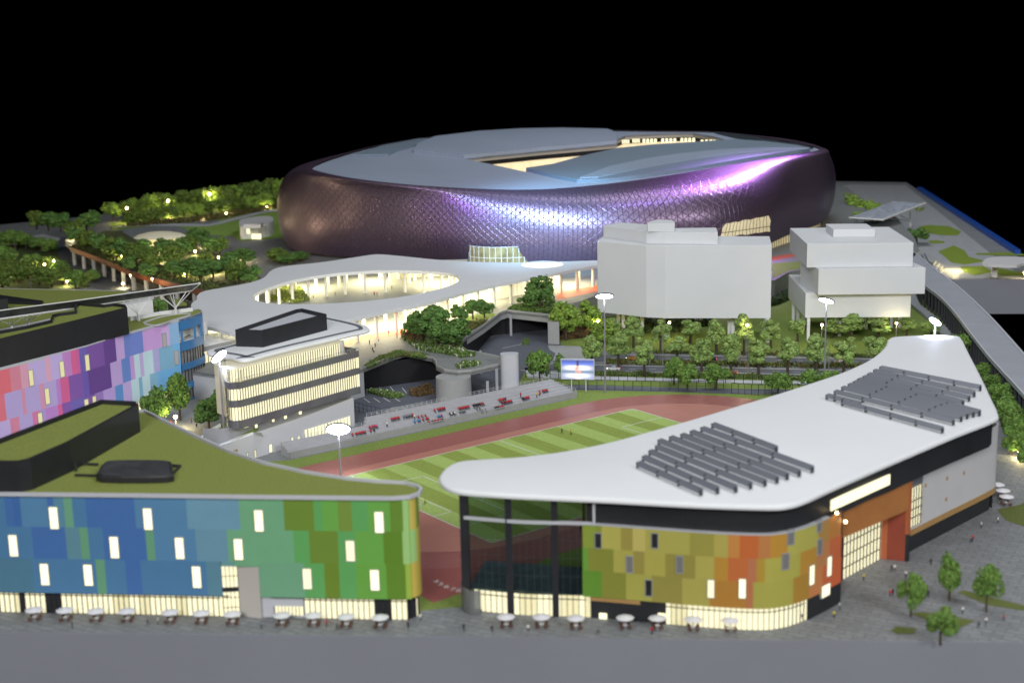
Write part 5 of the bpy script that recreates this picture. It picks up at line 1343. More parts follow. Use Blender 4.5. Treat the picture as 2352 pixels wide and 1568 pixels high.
def c4(*L): return [(1323+X/3.556,490+Y/3.556,490+T/3.556,w/3.556) for X,Y,T,w in L]
def c5(*L): return [(1764+X/3.2,392+Y/3.2,392+T/3.2,w/3.2) for X,Y,T,w in L]
trow(c4((800,1400,1200,85),(910,1450,1235,105),(1145,1430,1235,105),(1650,1470,1295,100),(1920,1445,1290,85))+[(1240,882,808,28),(1291,868,815,20),(1905,898,850,26)],'spread','small trees along the fence','%s from the left of the low trees by the black fence')
trow(c4((130,1255,980,85),(345,1275,975,85),(560,1330,1000,88),(820,1225,1005,95),(1025,1295,1000,88),(1265,1300,1000,85),(1490,1315,1005,92),(1725,1325,1015,98),(1965,1300,995,85))+c5((350,1470,1205,82),(555,1485,1210,90),(780,1450,1215,92)),'street','street trees along the planted median','%s from the left of the street trees between the two roads')
trow(c4((300,1010,845,62),(470,1100,845,80),(690,1135,865,78),(930,1065,872,92),(1145,1145,850,86),(1370,1160,832,80),(1590,1105,850,84),(1810,1060,860,80))+c5((470,1230,1070,72),(610,1255,1060,86),(810,1240,1062,86),(1020,1215,1088,66),(1200,1215,1065,80)),'street','trees behind the far road','%s from the left of the trees behind the far road')
trow([(1300,782,697,33),(1352,765,695,30),(1385,790,740,28)],'bright','trees beside the slanted concrete leg','%s from the left of the bright trees right of the slanted leg')
# deck trees
for i,(x,y,t,hw,k) in enumerate([(970,790,712,32,'deep'),(1005,798,705,38,'deep'),(1040,802,730,42,'deep'),(950,778,735,24,'deep'),(1055,745,700,20,'deep'),(1086,733,690,20,'deep'),(1113,730,687,20,'deep'),(1240,712,637,34,'deep'),(1215,712,670,24,'deep'),(1262,712,655,18,'deep')]):
    P=F(x,y,ZD); h=Zat(t,P,x)-ZD; D=['leftmost front tree of the big clump on the deck beside the paving','tall middle tree of the big clump on the deck','broad right tree of the big clump hanging over the deck edge','small tree at the left edge of the big clump on the deck','leftmost of three slim trees between the clump and the corner bridge','middle of three slim trees between the clump and the corner bridge','rightmost of three slim trees between the clump and the corner bridge','tallest tree on the planted corner of the deck above the slanted leg','low left tree on the planted corner of the deck','short right tree on the planted corner of the deck'][i]
    tree(P,h,hw/(FOC/P.y),k,D,'trees on the podium deck',seed=i)
# courtyard trees
for i,(x,y,t,hw,k,D) in enumerate([(363,985,888,32,'spread','left courtyard tree in front of the pink block'),(414,965,870,32,'spread','taller courtyard tree touching the blue rounded end'),(480,988,918,32,'deep','wide courtyard tree left of the tall floodlight pole'),(498,955,896,22,'deep','dark courtyard tree behind the floodlight pole')]):
    P=F(x,y,0); tree(P,Zat(t,P,x),hw/(FOC/P.y),k,D,'courtyard trees',seed=i+1)
# plaza trees at the front right
for i,(x,y,t,hw,D) in enumerate([(2092,1415,1322,31,'left tree of the paved plaza by the orange portal'),(2180,1378,1275,30,'rear tree of the paved plaza on a narrow grass strip'),(2265,1405,1306,31,'rightmost tree of the paved plaza'),(2160,1480,1400,38,'tree at the very front edge of the paved plaza')]):
    P=F(x,y,0); tree(P,Zat(t,P,x),hw/(FOC/P.y),'street' if i<0 else 'deep2' if 'deep2' in KINDS else 'spread',D,'plaza trees',seed=i)
# right slope trees beside the white roof
for i,(x,y,t,hw) in enumerate([(2200,830,770,26),(2225,790,750,18),(2262,880,838,26),(2282,905,858,26),(2296,935,880,26),(2310,960,905,26),(2322,990,930,26),(2330,1020,955,26),(2342,1050,990,24),(2355,1075,1020,24),(2335,900,870,18),(2320,1045,1000,20)]):
    P=F(x,y,0); tree(P,max(3,Zat(t,P,x)),hw/(FOC/P.y),'spread','%s from the back of shrubby trees between white roof and promenade'%ordn(i),'trees between roof and promenade',seed=i)
for i,(x,y,t,hw,z) in enumerate([(2105,562,522,30,0),(1960,505,452,28,0),(1990,512,465,26,0),(2010,520,470,22,0),(1950,480,445,20,0),(2045,540,512,22,0),(1975,530,490,24,0)]):
    P=F(x,y,z); tree(P,Zat(t,P,x)-z,hw/(FOC/P.y),'bright' if i else 'deep','%s of the bright trees between the stadium and the far terrace'%ordn(i),'trees beside the stadium terrace',seed=i)
# garden, left: boulevard row along the far edge (with lamps), grove, lower garden
rg=random.Random(11); n=0
row=[]
for i in range(20):
    t=i/19; x=262+t*405; y=507-t*48+rg.uniform(-3,3)-4*math.sin(t*3); row.append((x,y,y-38-4*rg.random()-t*8,18+4*rg.random()))
for i in range(12):
    t=i/11; x=300+t*340; y=520-t*44+rg.uniform(-2,2); row.append((x,y,y-32-5*rg.random(),16+4*rg.random()))
for i,p in enumerate(sorted(row)):
    P=F(p[0],p[1],ZD); tree(P,Zat(p[2],P,p[0])-ZD,p[3]/(FOC/P.y),'bright' if i%3==0 else 'dark','%s from the left in the tree belt beyond the garden lawn'%ordn(i),'tree belt along the far garden edge',seed=i)
grove=[(85,528,486,24),(112,530,488,26),(140,532,488,24),(172,545,508,26),(200,535,490,26),(215,520,484,18),(180,565,520,26),(205,572,530,26),(235,585,535,28),(262,595,545,28),(285,600,548,26),(310,610,560,26),(330,600,550,24),(350,620,572,26),(378,595,548,28),(400,615,565,26),(420,590,548,22),(452,570,522,28),(436,580,545,20),(480,590,545,26),(505,585,545,22),(430,640,590,30),(460,645,600,30),(395,640,600,26),(490,640,595,26),(520,640,590,30),(550,650,600,28),(575,655,610,26),(530,612,578,26),(560,610,572,28),(470,612,580,22),(640,605,572,26),(665,608,580,26),(690,600,578,22),(340,640,605,20),(300,625,590,20)]
for i,p in enumerate(sorted(grove)):
    P=F(p[0],p[1],ZD); tree(P,Zat(p[2],P,p[0])-ZD,p[3]/(FOC/P.y),'deep' if i%3 else 'dark','%s tree from the left in the grove round the shell pavilion'%ordn(i),'garden grove trees',seed=i)
low=[(5,570,535,28),(35,575,530,30),(60,572,540,24),(95,575,548,24),(112,582,550,20),(10,610,570,30),(20,640,595,28),(40,650,615,26),(65,640,600,28),(90,655,615,28),(120,660,618,28),(150,655,615,24),(175,662,622,24),(198,660,625,20),(75,620,585,24),(110,625,590,22),(5,665,625,26),(140,632,600,22),(215,648,622,16)]
for i,p in enumerate(sorted(low)):
    P=F(p[0],p[1],0); tree(P,Zat(p[2],P,p[0]),p[3]/(FOC/P.y),'dark' if i%2 else 'spread','%s from the left of the trees in the lower left garden'%ordn(i),'lower garden trees',seed=i)
P=F(365,728,ZP-6)
for i,(x,y,t,hw,z) in enumerate([(365,728,683,18,14),(378,725,690,14,14)]):
    P=F(x,y,z); tree(P,Zat(t,P,x)-z,hw/(FOC/P.y),'deep','%s tree in the gap under the tip of the solar canopy'%ordn(i),'trees under the solar canopy',seed=i)
# ---------------------------------------------------------------- planting beds and hedges
def bed(name,label,poly,z,h,col,dens=1.6,leaf=.38,cat='planting bed',flower=None,seed=1):
    r=random.Random(seed); b=MB(); P=[Vector((p.x,p.y,0)) for p in poly]
    x0=min(p.x for p in P);x1=max(p.x for p in P);y0=min(p.y for p in P);y1=max(p.y for p in P); A=(x1-x0)*(y1-y0); n=int(min(9000,A*dens*2))
    for i in range(n):
        q=Vector((r.uniform(x0,x1),r.uniform(y0,y1),0))
        if not inside(q,P): continue
        zz=z+h*(.35+.65*r.random())*(1+.4*math.sin(q.x*.6)*math.cos(q.y*.5)); s=leaf*r.uniform(.6,1.4); p=Vector((q.x,q.y,zz))
        g=r.uniform(.5,1.5); c=col if not(flower and r.random()<.12) else flower; b.col=tuple(k*g for k in c)
        u=Vector((r.gauss(0,.5),r.gauss(0,.5),1)).normalized(); a=u.orthogonal().normalized(); a.rotate(Matrix.Rotation(r.random()*6.3,3,u)); c_=u.cross(a); t=u*s*.6
        A_,B_,C_,D_=p+a*s,p+c_*s,p-a*s,p-c_*s; b.quad(A_,B_,p+t);b.quad(B_,C_,p+t);b.quad(C_,D_,p+t);b.quad(D_,A_,p+t)
        b.quad(p-a*s*.5-Vector((0,0,zz-z)),p+a*s*.5-Vector((0,0,zz-z)),p+a*s*.5,p-a*s*.5)
    return tag(b.build(name,[M_leaf]),label,cat)
olive=(.10,.11,.025);gr=(.10,.17,.035);rus=(.12,.075,.03);fl_=(.5,.5,.42)
bed('planting_bed','planting bed under the big tree clump on the deck',FL([(925,780),(960,770),(1040,770),(1062,790),(1060,803),(1080,812),(1095,818),(1060,822),(1010,812),(960,805),(948,795)],ZD),ZD,1.3,gr,3,flower=fl_)
bed('planting_bed','rusty shrub bed at the left foot of the big tree clump',FL([(920,775),(950,762),(985,770),(975,785),(945,792)],ZD),ZD,1.8,rus,3,seed=2)
bed('planting_bed','planting strip along the left curved edge above the car park',FL([(836,843),(870,822),(910,808),(960,812),(990,820),(970,825),(925,817),(890,826),(845,848)],ZD),ZD,.9,gr,4,flower=(.25,.12,.05),seed=3)
bed('planting_bed','small oval planting bed on the rounded end of the deck',FL([(1045,840),(1070,832),(1095,831),(1105,836),(1085,843),(1055,847)],ZD),ZD,1.0,gr,5,flower=fl_,seed=4)
bed('planting_bed','planted corner of the deck above the slanted leg',FL([(1165,714),(1200,700),(1275,696),(1274,722),(1215,719)],ZD),ZD,1.4,gr,4,seed=5)
bed('planting_bed','shrub bed below the slim trees on the deck',FL([(1050,752),(1080,742),(1120,738),(1105,750),(1062,768)],ZD),ZD,1.2,olive,4,seed=6)
bed('planting_bed','rusty ground cover right of the slanted leg',FL([(1283,782),(1282,745),(1340,748),(1368,738),(1372,770),(1330,778)],0),0,1.6,rus,4,seed=7)
bed('planting_bed','flowering car park bed left of the round tower',FL([(838,900),(870,896),(920,905),(930,912),(900,916),(865,908)],0),0,1.0,gr,5,flower=fl_,seed=8)
bed('planting_bed','rusty shrub bed against the round tower in the car park',FL([(945,897),(990,890),(998,905),(960,912),(940,908)],0),0,1.4,rus,4,seed=9)
bed('planting_bed','lit planting bed glimpsed through the oval opening of the canopy',FL([(620,690),(640,660),(690,665),(712,690),(680,697)],ZD),ZD,1.5,(.2,.25,.05),3,seed=10)
bed('grass_island','small grass island at the mouth of the ramp under the bridge',FL([(1199,793),(1201,778),(1216,778),(1215,793)],0),0,.3,gr,6,leaf=.2,cat='grass island',seed=11)
bed('hedge','clipped hedge on the median between the two roads',FL([(1390,829),(1500,832),(1700,834),(1900,839),(2130,842),(2130,850),(1900,846),(1700,843),(1500,840),(1390,837)],0),0,1.3,(.12,.15,.03),4,cat='hedge',flower=(.14,.08,.03),seed=12)
bed('hedge','low hedge between the near road and the pavement',FL([(1345,857),(1500,860),(1700,864),(1900,870),(1900,876),(1700,870),(1500,866),(1345,863)],0),0,1.2,(.10,.15,.03),4,cat='hedge',seed=13)
bed('hedge','low hedge along the back of the far road',FL([(1500,808),(1700,811),(1900,816),(2100,820),(2100,824),(1900,820),(1700,815),(1500,812)],0),0,1.0,(.10,.14,.03),4,cat='hedge',flower=(.14,.06,.03),seed=14)
bed('shrub_patch','dark shrubs on the lawn behind the stilts of the white slab',FL([(1420,745),(1600,730),(1640,745),(1560,765),(1430,768)],0),0,2.2,(.06,.09,.02),1.5,leaf=.6,cat='shrubs',seed=15)
bed('shrub_patch','dark shrubs at the foot of the wall between the white blocks',FL([(1772,690),(1810,675),(1813,690),(1790,700),(1772,705)],0),0,2.5,(.04,.075,.02),2,leaf=.6,cat='shrubs',seed=16)
bed('planting_strip','planted strip on top of the rust coloured viaduct',FL([(165,566),(200,560),(300,590),(420,630),(520,655),(480,670),(390,646),(310,624),(230,592)],ZD),ZD+.1,1.0,(.07,.09,.02),1.2,leaf=.6,cat='planting bed',seed=17)
bed('shrub_belt','shrub belt below the far tree row of the garden lawn',FL([(290,517),(480,500),(600,478),(655,468),(655,475),(600,487),(480,508),(300,521)],ZD),ZD+.1,1.5,(.10,.09,.025),1.2,leaf=.7,cat='shrubs',seed=18)
bed('shrub_slope','shrub slope between the white roof and the promenade',FL([(2225,800),(2260,850),(2300,940),(2352,1020),(2352,1060),(2300,980),(2262,880)],0),0,2.2,(.07,.11,.02),2,leaf=.5,cat='shrubs',seed=19)
# ================================================================ lamps with globes
LP=None
def globe_lamp(x,yf,yb,label,group,z=0,light=0,scale=1):
    global LP
    P=F(x,yf,z); h=Zat(yb,P,x)-z
    if LP is None:
        LP=empty('globe_lamp',P,label,'lamp',group); b=MB(); b.tube((0,0,0),(0,0,1),.13,.1,n=6); pp=b.build('pole',[M_metal],LP,local=True)
        b=MB(); b.lathe((0,0,0),[(.02,-.5),(.42,-.28),(.52,0),(.42,.28),(.02,.5)],10,cap=False); gg=b.build('globe',[M_bulb],LP,local=True,smooth=True); pp.scale.z=h; gg.location.z=h
        e=LP
    else:
        e=copytree(LP,loc=P,label=label,group=group)
        for c in e.children:
            if c.name.startswith('pole'): c.scale.z=h
            else: c.location.z=h; c.scale=(scale,)*3
    if light:
        l=bpy.data.lights.new('globe_lamp_light','POINT'); l.energy=light; l.color=(1,.8,.4); l.shadow_soft_size=.6; o=bpy.data.objects.new('globe_lamp_light',l); COL.objects.link(o); o.location=(P.x,P.y-1.2,z+h-.3)
    return e
for i,(x,yf,yb) in enumerate([(1373.6,765,737),(1537.6,780,740.5),(1715,822,746),(1886.5,800,746),(2057.5,785,742)]):
    globe_lamp(x,yf,yb,'%s from the left of the lit lamps behind the roads'%ordn(i),'globe lamps behind the roads',light=1500)
for i,(x,y) in enumerate([(294,478),(388.6,461),(483,445),(574,426),(668.5,417)]):
    globe_lamp(x,y+34,y,'%s from the left of glowing lamps above the far tree belt'%ordn(i),'lamps above the far tree belt',z=ZD,light=5500,scale=1.5)
for i,(x,y,z,hpx) in enumerate([(201,555,ZD,8),(281,589,ZD,8),(390,503,ZD,4),(468,501,ZD,5),(520,490,ZD,5),(613,476,ZD,5),(449,577,ZD,10),(503,591,ZD,12),(542,594,ZD,10),(550,580,ZD,18),(460,623,ZD,16),(504,615,ZD,12),(283,651,0,10),(373,592,ZD,10)]):
    globe_lamp(x,y+hpx,y,'%s from the left of the low glowing lamps in the upper garden'%ordn(i),'low lamps in the upper garden',z=z,light=3800,scale=1.1)
for i,(x,y) in enumerate([(165,542),(240,560),(330,585),(365,560),(405,548),(435,552),(470,560),(520,600),(490,622),(425,628),(350,640),(300,632)]):
    globe_lamp(x,y+8,y,'%s from the left of the tiny lamps hidden among the grove trees'%ordn(i),'tiny lamps in the grove',z=ZD,light=2600,scale=.7)
for i,(x,y,z,hpx) in enumerate([(2,633,0,20),(32,598,0,30),(67,594,0,10),(89,587,0,10),(127,599,0,30),(105,607,0,30),(155,645,0,12),(197,640,0,20)]):
    globe_lamp(x,y+hpx,y,'%s from the left of the lamps in the lower garden beyond the viaduct'%ordn(i),'lamps in the lower garden',z=z,light=3800,scale=1.1)
globe_lamp(405,985,957,'glowing lamp in the paved courtyard beside the glass office','courtyard lamp',light=5000,scale=1.3)
globe_lamp(2342,1050,1038,'glowing low lamp in the shrubs at the right edge','slope lamp',light=3000,scale=1.3)
globe_lamp(2352,626+14,626,'small lamp at the corner of the oval shelter','terrace lamps',light=1500)
# unlit street lamps with a curved arm
SL=None
for i,(x,yf,yt,d) in enumerate([(1522.6,842,772,1),(1719,858,780,1),(1903,862,785,-1),(72,663,642,1),(108+6,660,628,1)]):
    P=F(x,yf,0);h=Zat(yt,P,x); lb=['leftmost grey street lamp post between the roads','middle grey street lamp post between the roads','grey street lamp post behind the tall right floodlight','bent street lamp at the far left garden edge','straight street lamp beside the bent one in the lower garden'][i]
    e=empty('street_lamp',P,lb,'lamp','unlit street lamps'); b=MB(); b.tube((0,0,0),(0,0,h),.14,.1,n=6); b.tube((0,0,h),(1.2*d,0,h+.3),.1,.08,n=6); b.build('pole',[M_metal],e,local=True); b=MB(); b.box((1.5*d,0,h+.25),(1,.4,.18)); b.build('lamp_head',[M_grey],e,local=True)
# ================================================================ floodlights
FC=fw(FLN/2,-FW/2)
def floodlight(x,yf,yt,z,label,rad,tilt,az,light=0,roll=0):
    P=F(x[0],yf,z); h=Zat(yt,P,x[1])-z; e=empty('floodlight',P,label,'floodlight','tall oval floodlights round the pitch')
    b=MB(); b.tube((0,0,0),(0,0,h-.4),.34,.22,n=8); b.build('pole',[mat('floodlight_pole',(.3,.3,.33),.45,metal=.3)],e,local=True)
    b=MB(); b.lathe((0,0,0),[(rad*.96,-.12),(rad*1.06,0),(rad*1.06,.28),(rad*.9,.42)],28,sy=.62); hd=b.build('lamp_head',[M_dark],e,local=True,smooth=2)
    b=MB(); b.lathe((0,0,0),[(.05,-.22),(rad*.7,-.2),(rad*.96,-.13)],28,sy=.62,cap=False); 
    b.lathe((0,0,0),[(rad*.88,.44),(rad*.6,.5),(.05,.52)],28,sy=.62,cap=False); ld=b.build('led_panel',[M_led],hd,local=True)
    hd.location=(0,0,h); hd.rotation_euler=(math.radians(tilt),roll,az)
    if light:
        l=bpy.data.lights.new('floodlight_beam','SPOT'); l.energy=light; l.color=(.8,.86,1); l.spot_size=math.radians(120); l.spot_blend=.7; l.shadow_soft_size=1.5
        o=bpy.data.objects.new('floodlight_beam',l); COL.objects.link(o); o.location=(P.x,P.y,z+h-.8); o.rotation_euler=(math.radians(-10),0,az)
    return e
floodlight((519,506),1054,818,0,'floodlight in front of the glass office, tilted on its tall pole',2.7,-40,0,1.2e4,-.75)
floodlight((783,779),1100,985,0,'nearest floodlight, rising behind the curved green roof, blazing white',3.3,-62,.0,1.2e4)
floodlight((1390,1390),902,680,0,'floodlight in front of the wide white slab beside the video screen',2.9,-38,0,1.2e4)
floodlight((1893,1892),888,690,0,'floodlight in front of the white stacked block, head dipping right',2.6,-34,0,1.2e4,.3)
floodlight((2147,2144),768,738,ZY,'short floodlight standing on the far end of the white roof',2.1,-42,0,2.4e4,.65)
# ================================================================ video screen
sc=F(1330,899,0); e=empty('video_screen',sc,'bright video screen on two posts behind the grandstand end','screen')
P0=F(1310,900,0);P1=F(1348,900,0)
hL=Zat(871,P1,1330);hT=Zat(824,P1,1330)
wd=Vector((1,-.02,0)).normalized(); c0=F(1289,900,0);c1=F(1366,902,0); W_=(c1-c0).length
b=MB(); b.prism([c0,c1,c1+Vector((0,.7,0)),c0+Vector((0,.7,0))],hL,hT); b.build('screen_case',[M_lgrey],e)
for x in (1313,1346): p=F(x,900,0); b=MB(); b.box((p.x,p.y+.3,hL/2),(.35,.35,hL)); b.build('post',[M_lgrey],e)
m=bpy.data.materials.new('screen_picture'); m.use_nodes=True; nt=m.node_tree; bs=nt.nodes['Principled BSDF']; a=nt.nodes.new('ShaderNodeAttribute'); a.attribute_name='Col'
bs.inputs['Base Color'].default_value=(.02,.02,.02,1); nt.links.new(a.outputs['Color'],bs.inputs['Emission Color']); bs.inputs['Emission Strength'].default_value=1.35
b=MB(); nx,ny=44,26
def pic(u,v):
    base=lin((120,140,190)); 
    def mx(a,c,t): t=max(0,min(1,t)); return tuple(p*(1-t)+q*t for p,q in zip(a,c))
    c=mx(lin((70,90,170)),lin((150,160,190)),abs(v-.9)*3)
    c=mx(c,(1,1,1),1.25*math.exp(-((v-.58)/.13)**2)*math.exp(-((u-.5)/.4)**4)); c=mx(c,(.9,.95,1),1.2*math.exp(-((v-.18)/.12)**2)*math.exp(-((u-.5)/.38)**4))
    c=mx(c,lin((90,120,230)),.8*math.exp(-((v-.8)/.06)**2)); c=mx(c,lin((70,110,140)),.7*math.exp(-((v-.38)/.07)**2))
    f=math.exp(-((u-.5)/.035)**2)*(1 if .7<v<.96 else 0); c=mx(c,lin((70,45,50)),f)
    f=math.exp(-((u-.5)/.05)**2)*(1 if .5<v<=.7 else 0)+math.exp(-((u-.45)/.03)**2)*(1 if .35<v<.6 else 0)+math.exp(-((u-.55)/.05)**2)*(1 if .28<v<.48 else 0); c=mx(c,lin((235,170,150)),f)
    f=math.exp(-((u-.52)/.09)**2)*(1 if v<.28 else 0); c=mx(c,lin((255,235,225)),f)
    return c
mg=.25
for i in range(nx):
    for j in range(ny):
        u0,u1=i/nx,(i+1)/nx;v0,v1=j/ny,(j+1)/ny; b.col=pic((u0+u1)/2,(v0+v1)/2)
        q=lambda u,v:(c0.x+(mg+(W_-2*mg)*u)*(c1-c0).x/W_,c0.y+(mg+(W_-2*mg)*u)*(c1-c0).y/W_-.06,hL+mg+(hT-hL-2*mg)*v)
        b.quad(q(u0,v0),q(u1,v0),q(u1,v1),q(u0,v1))
b.build('picture_panel',[m],e)
# ================================================================ people
def figure(joints,edges,radii,name):
    me=bpy.data.meshes.new(name); me.from_pydata(joints,edges,[]); ob=bpy.data.objects.new(name,me); COL.objects.link(ob)
    sk=ob.modifiers.new('skin','SKIN'); 
    sl=me.skin_vertices[0] if len(me.skin_vertices) else None
    if sl is None:
        bm=bmesh.new(); bm.from_mesh(me); bm.verts.layers.skin.verify(); bm.to_mesh(me); bm.free(); sl=me.skin_vertices[0]
    for i,r in enumerate(radii): sl.data[i].radius=(r,r) if not isinstance(r,tuple) else r
    sl.data[0].use_root=True
    sb=ob.modifiers.new('sub','SUBSURF'); sb.levels=1; sb.render_levels=1
    bpy.context.view_layer.update(); dg=bpy.context.evaluated_depsgraph_get(); out=bpy.data.meshes.new_from_object(ob.evaluated_get(dg)); out.name=name
    bpy.data.objects.remove(ob); return out
def paint(me,head,hip,seated=False):
    for m_ in (M_obj,M_trou,M_skin,mat('figure_hair',(.02,.015,.012),.8)): me.materials.append(m_)
    for p in me.polygons:
        c=p.center; k=0
        if c.z>head+.12 or (c.z>head and c.y>.03): k=3
        elif c.z>head-.03: k=2
        elif c.z<hip: k=1
        if seated and c.y<-.22 and c.z<.35: k=1
        p.material_index=k; p.use_smooth=True
# joints: pelvis spine chest neck head, arms, legs (faces -y)
J=[(0,0,.95),(0,0,1.15),(0,0,1.36),(0,0,1.5),(0,-.02,1.62),(0,-.02,1.72),(.19,0,1.4),(.25,.02,1.14),(.26,-.06,.9),(-.19,0,1.4),(-.25,.02,1.14),(-.26,-.04,.9),(.09,0,.88),(.1,-.02,.48),(.1,.02,.08),(.1,-.12,.04),(-.09,0,.88),(-.1,0,.48),(-.1,.04,.08),(-.1,-.1,.04)]
E_=[(0,1),(1,2),(2,3),(3,4),(4,5),(2,6),(6,7),(7,8),(2,9),(9,10),(10,11),(0,12),(12,13),(13,14),(14,15),(0,16),(16,17),(17,18),(18,19)]
Rr=[.15,.15,.17,.06,.1,.08,.07,.05,.04,.07,.05,.04,.1,.07,.05,.045,.1,.07,.05,.045]
me_st=figure(J,E_,Rr,'standing_figure'); paint(me_st,1.52,.9)
J2=list(J); J2[12:16]=[(.09,-.02,.88),(.1,-.2,.5),(.1,-.3,.1),(.1,-.42,.07)]; J2[16:20]=[(-.09,.02,.88),(-.1,.05,.5),(-.1,.32,.16),(-.1,.24,.06)]; J2[8]=(.26,.14,.92); J2[11]=(-.26,-.2,.95)
me_wk=figure(J2,E_,Rr,'walking_figure'); paint(me_wk,1.52,.9)
z0=-.82; J3=[(x,y,z+z0) for x,y,z in J]; J3[12:16]=[(.1,-.08,.12),(.13,-.45,.12),(.13,-.47,-.34),(.13,-.6,-.38)]; J3[16:20]=[(-.1,-.08,.12),(-.13,-.45,.12),(-.13,-.47,-.34),(-.13,-.6,-.38)]; J3[8]=(.2,-.32,.2); J3[11]=(-.2,-.32,.2)
me_si=figure(J3,E_,Rr,'seated_figure'); paint(me_si,1.52+z0,.13,True)
CN_={'red':(.5,.02,.04),'dark':(.02,.02,.03),'grey':(.2,.23,.25),'blue':(.05,.25,.6),'white':(.7,.7,.65),'yellow':(.6,.5,.05),'pink':(.6,.1,.3)}
def person(P,me,rz,color,label,group,sc=1.0):
    o=bpy.data.objects.new('person',me); COL.objects.link(o); o.location=P; o.rotation_euler=(0,0,rz); o.scale=(sc,)*3; o.color=(*CN_[color],1); return tag(o,label,'person',group)
rzS=math.atan2(Ns.y,Ns.x)-math.pi/2
def g6(X,Y): return 882+X/3.478,627+Y/3.478
def g5(X,Y): return 441+X/3.2,627+Y/3.2
seats=[]
for (X,Y,fn,cols_) in [(1220,1165,g5,['red']*7),(1335,1118,g5,['red','pink','red','red','pink']),(1340,1148,g5,['red','dark']),(95,1152,g6,['red']*5),(195,1128,g6,['grey']*5+['red']),(278,1172,g6,['blue','blue','blue']),(318,1140,g6,['red']*6),(400,1160,g6,['red','dark','red','red','red','red','red','dark']),(448,1128,g6,['blue','blue','red']),(448,1075,g6,['red']*6),(540,1105,g6,['dark','white','dark','white']),(618,1085,g6,['grey']*4),(655,1066,g6,['red']*7),(768,1040,g6,['dark']*5+['red','red']),(766,1072,g6,['grey']*5),(925,990,g6,['red']*4+['dark']),(900,1048,g6,['dark']*3+['red']*3),(960,1020,g6,['dark','dark','red']),(985,1022,g6,['red']*4),(1128,984,g6,['dark','dark','red','red','red']),(1292,932,g6,['red']*5)]:
    x,y=fn(X,Y); n=len(cols_)
    for i,c in enumerate(cols_): seats.append((x+(i-(n-1)/2)*3.6,y+6-(i-(n-1)/2)*.7+(.0 if i%2 else 1),c))
ROWN=['front','second','third','fourth','fifth','sixth','top']
placed={}
for x,y,c in seats:
    best=None
    for i,(k0,zz,s0,s1) in enumerate(rows_z):
        P=F(x,y,zz); k=(P-A0).dot(Ns); d=abs(k-(k0+.3)); 
        if best is None or d<best[0]: best=(d,i,P,k0,zz,s0,s1)
    d,i,P,k0,zz,s0,s1=best; s=max(s0+1,min(s1-1.2,(P-A0).dot(Us))); ss=round(s/.62)*.62
    while (i,round(ss,2)) in placed: ss+=.62
    placed[(i,round(ss,2))]=(A0+Us*ss+Ns*(k0+.28)+Vector((0,0,zz)),c,ss,i)
bycol={}
for key in sorted(placed,key=lambda k:placed[k][2]):
    P,c,ss,i=placed[key]; P.z=placed[key][0].z; bycol.setdefault((i,c),[]).append(P)
for (i,c),L in bycol.items():
    for n,P in enumerate(L):
        lb='seated spectator in %s, %s from the left of those on the %s row'%(c,ordn(n),ROWN[i]) if len(L)>1 else 'the only spectator in %s seated on the %s row'%(c,ROWN[i])
        person(P,me_si,rzS+random.uniform(-.2,.2),c,lb,'spectators in the grandstand',1.12)
for (X,Y,fn,c,lb) in [(245,1160,g6,'white','spectator in white standing near the left middle of the grandstand'),(1092,985,g6,'red','spectator in red standing on the right part of the grandstand'),(1220,985,g6,'yellow','spectator in yellow standing beside one in red at the grandstand right end'),(1243,985,g6,'red','spectator in red standing beside one in yellow at the grandstand right end'),(1435,1122,g5,'white','spectator in white standing alone on the left half of the grandstand')]:
    x,y=fn(X,Y); 
    best=min(((abs((F(x,y+3,zz)-A0).dot(Ns)-(k0+.7)),zz) for k0,zz,_,_ in rows_z)); person(F(x,y+3,best[1]),me_st,rzS,c,lb,'standing spectators',1.1)
def z1(X,Y): return X/2.4,1078+Y/2.4
def z2(X,Y): return 980+X/2.4,1029+Y/2.4
def z3(X,Y): return 1764+X/2.461,931+Y/2.461
def crowd(pts,z,group,desc,colors=('dark','dark','white','grey','red')):
    for i,p in enumerate(sorted(pts)):
        person(F(p[0],p[1],z)+Vector((0,0,.14)),me_wk if i%2 else me_st,random.uniform(0,6.28),p[2] if len(p)>2 else colors[i%len(colors)],desc%ordn(i),group,1.05)
crowd([z1(815,862),z1(872,856),z1(1800,872),z1(1860,888),z1(2250,880),z1(2318,838),z1(400,880),z1(1440,880)],0,'people in front of the blue green block','%s person from the left in front of the blue green block')
crowd([z2(205,1010),z2(360,1022),z2(945,1028),z2(1860,995),z2(560,1015),z2(1240,1030)],0,'people in front of the yellow block','%s person from the left in front of the yellow block')
crowd([z2(2065,955),(*z2(2245,940),'yellow'),z2(2275,892),(*z3(540,992),'yellow'),z3(697,942),z3(716,940),(*z3(778,975),'white'),z3(920,908),z3(1145,778),z3(1155,770),(*z3(1205,695),'white'),(*z3(1300,668),'white'),z3(690,1085),z3(705,1078),z3(905,1085),z3(1190,1262),z3(1232,1242),z3(1332,1225),z3(1100,1180),z3(820,1010)],0,'people on the plaza by the orange portal','%s person from the left on the paved plaza by the portal')
crowd([(912,778,'grey'),(849,792),(862,799),(856,809),(859,811,'white'),(893,770),(870,785,'white'),(1095,740,'red')],ZD,'people on the podium deck','%s person from the left on the open podium deck')
crowd([(665,720-20,'white'),(700,690),(720,685,'white'),(860,680),(866,681),(900,665),(770,680),(960,655,'white'),(1000,650)],ZD,'people seen through the canopy opening','%s person from the left seen through the canopy opening')
crowd([(380,980),(388,984,'white'),(394,978,'red'),(440,972),(452,985),(350,1000)],0,'people in the courtyard','%s person from the left in the courtyard by the pink block')
person(F(1290.6,996,.16),me_wk,1,'dark','player in dark kit on the far half of the pitch','players',1.1)
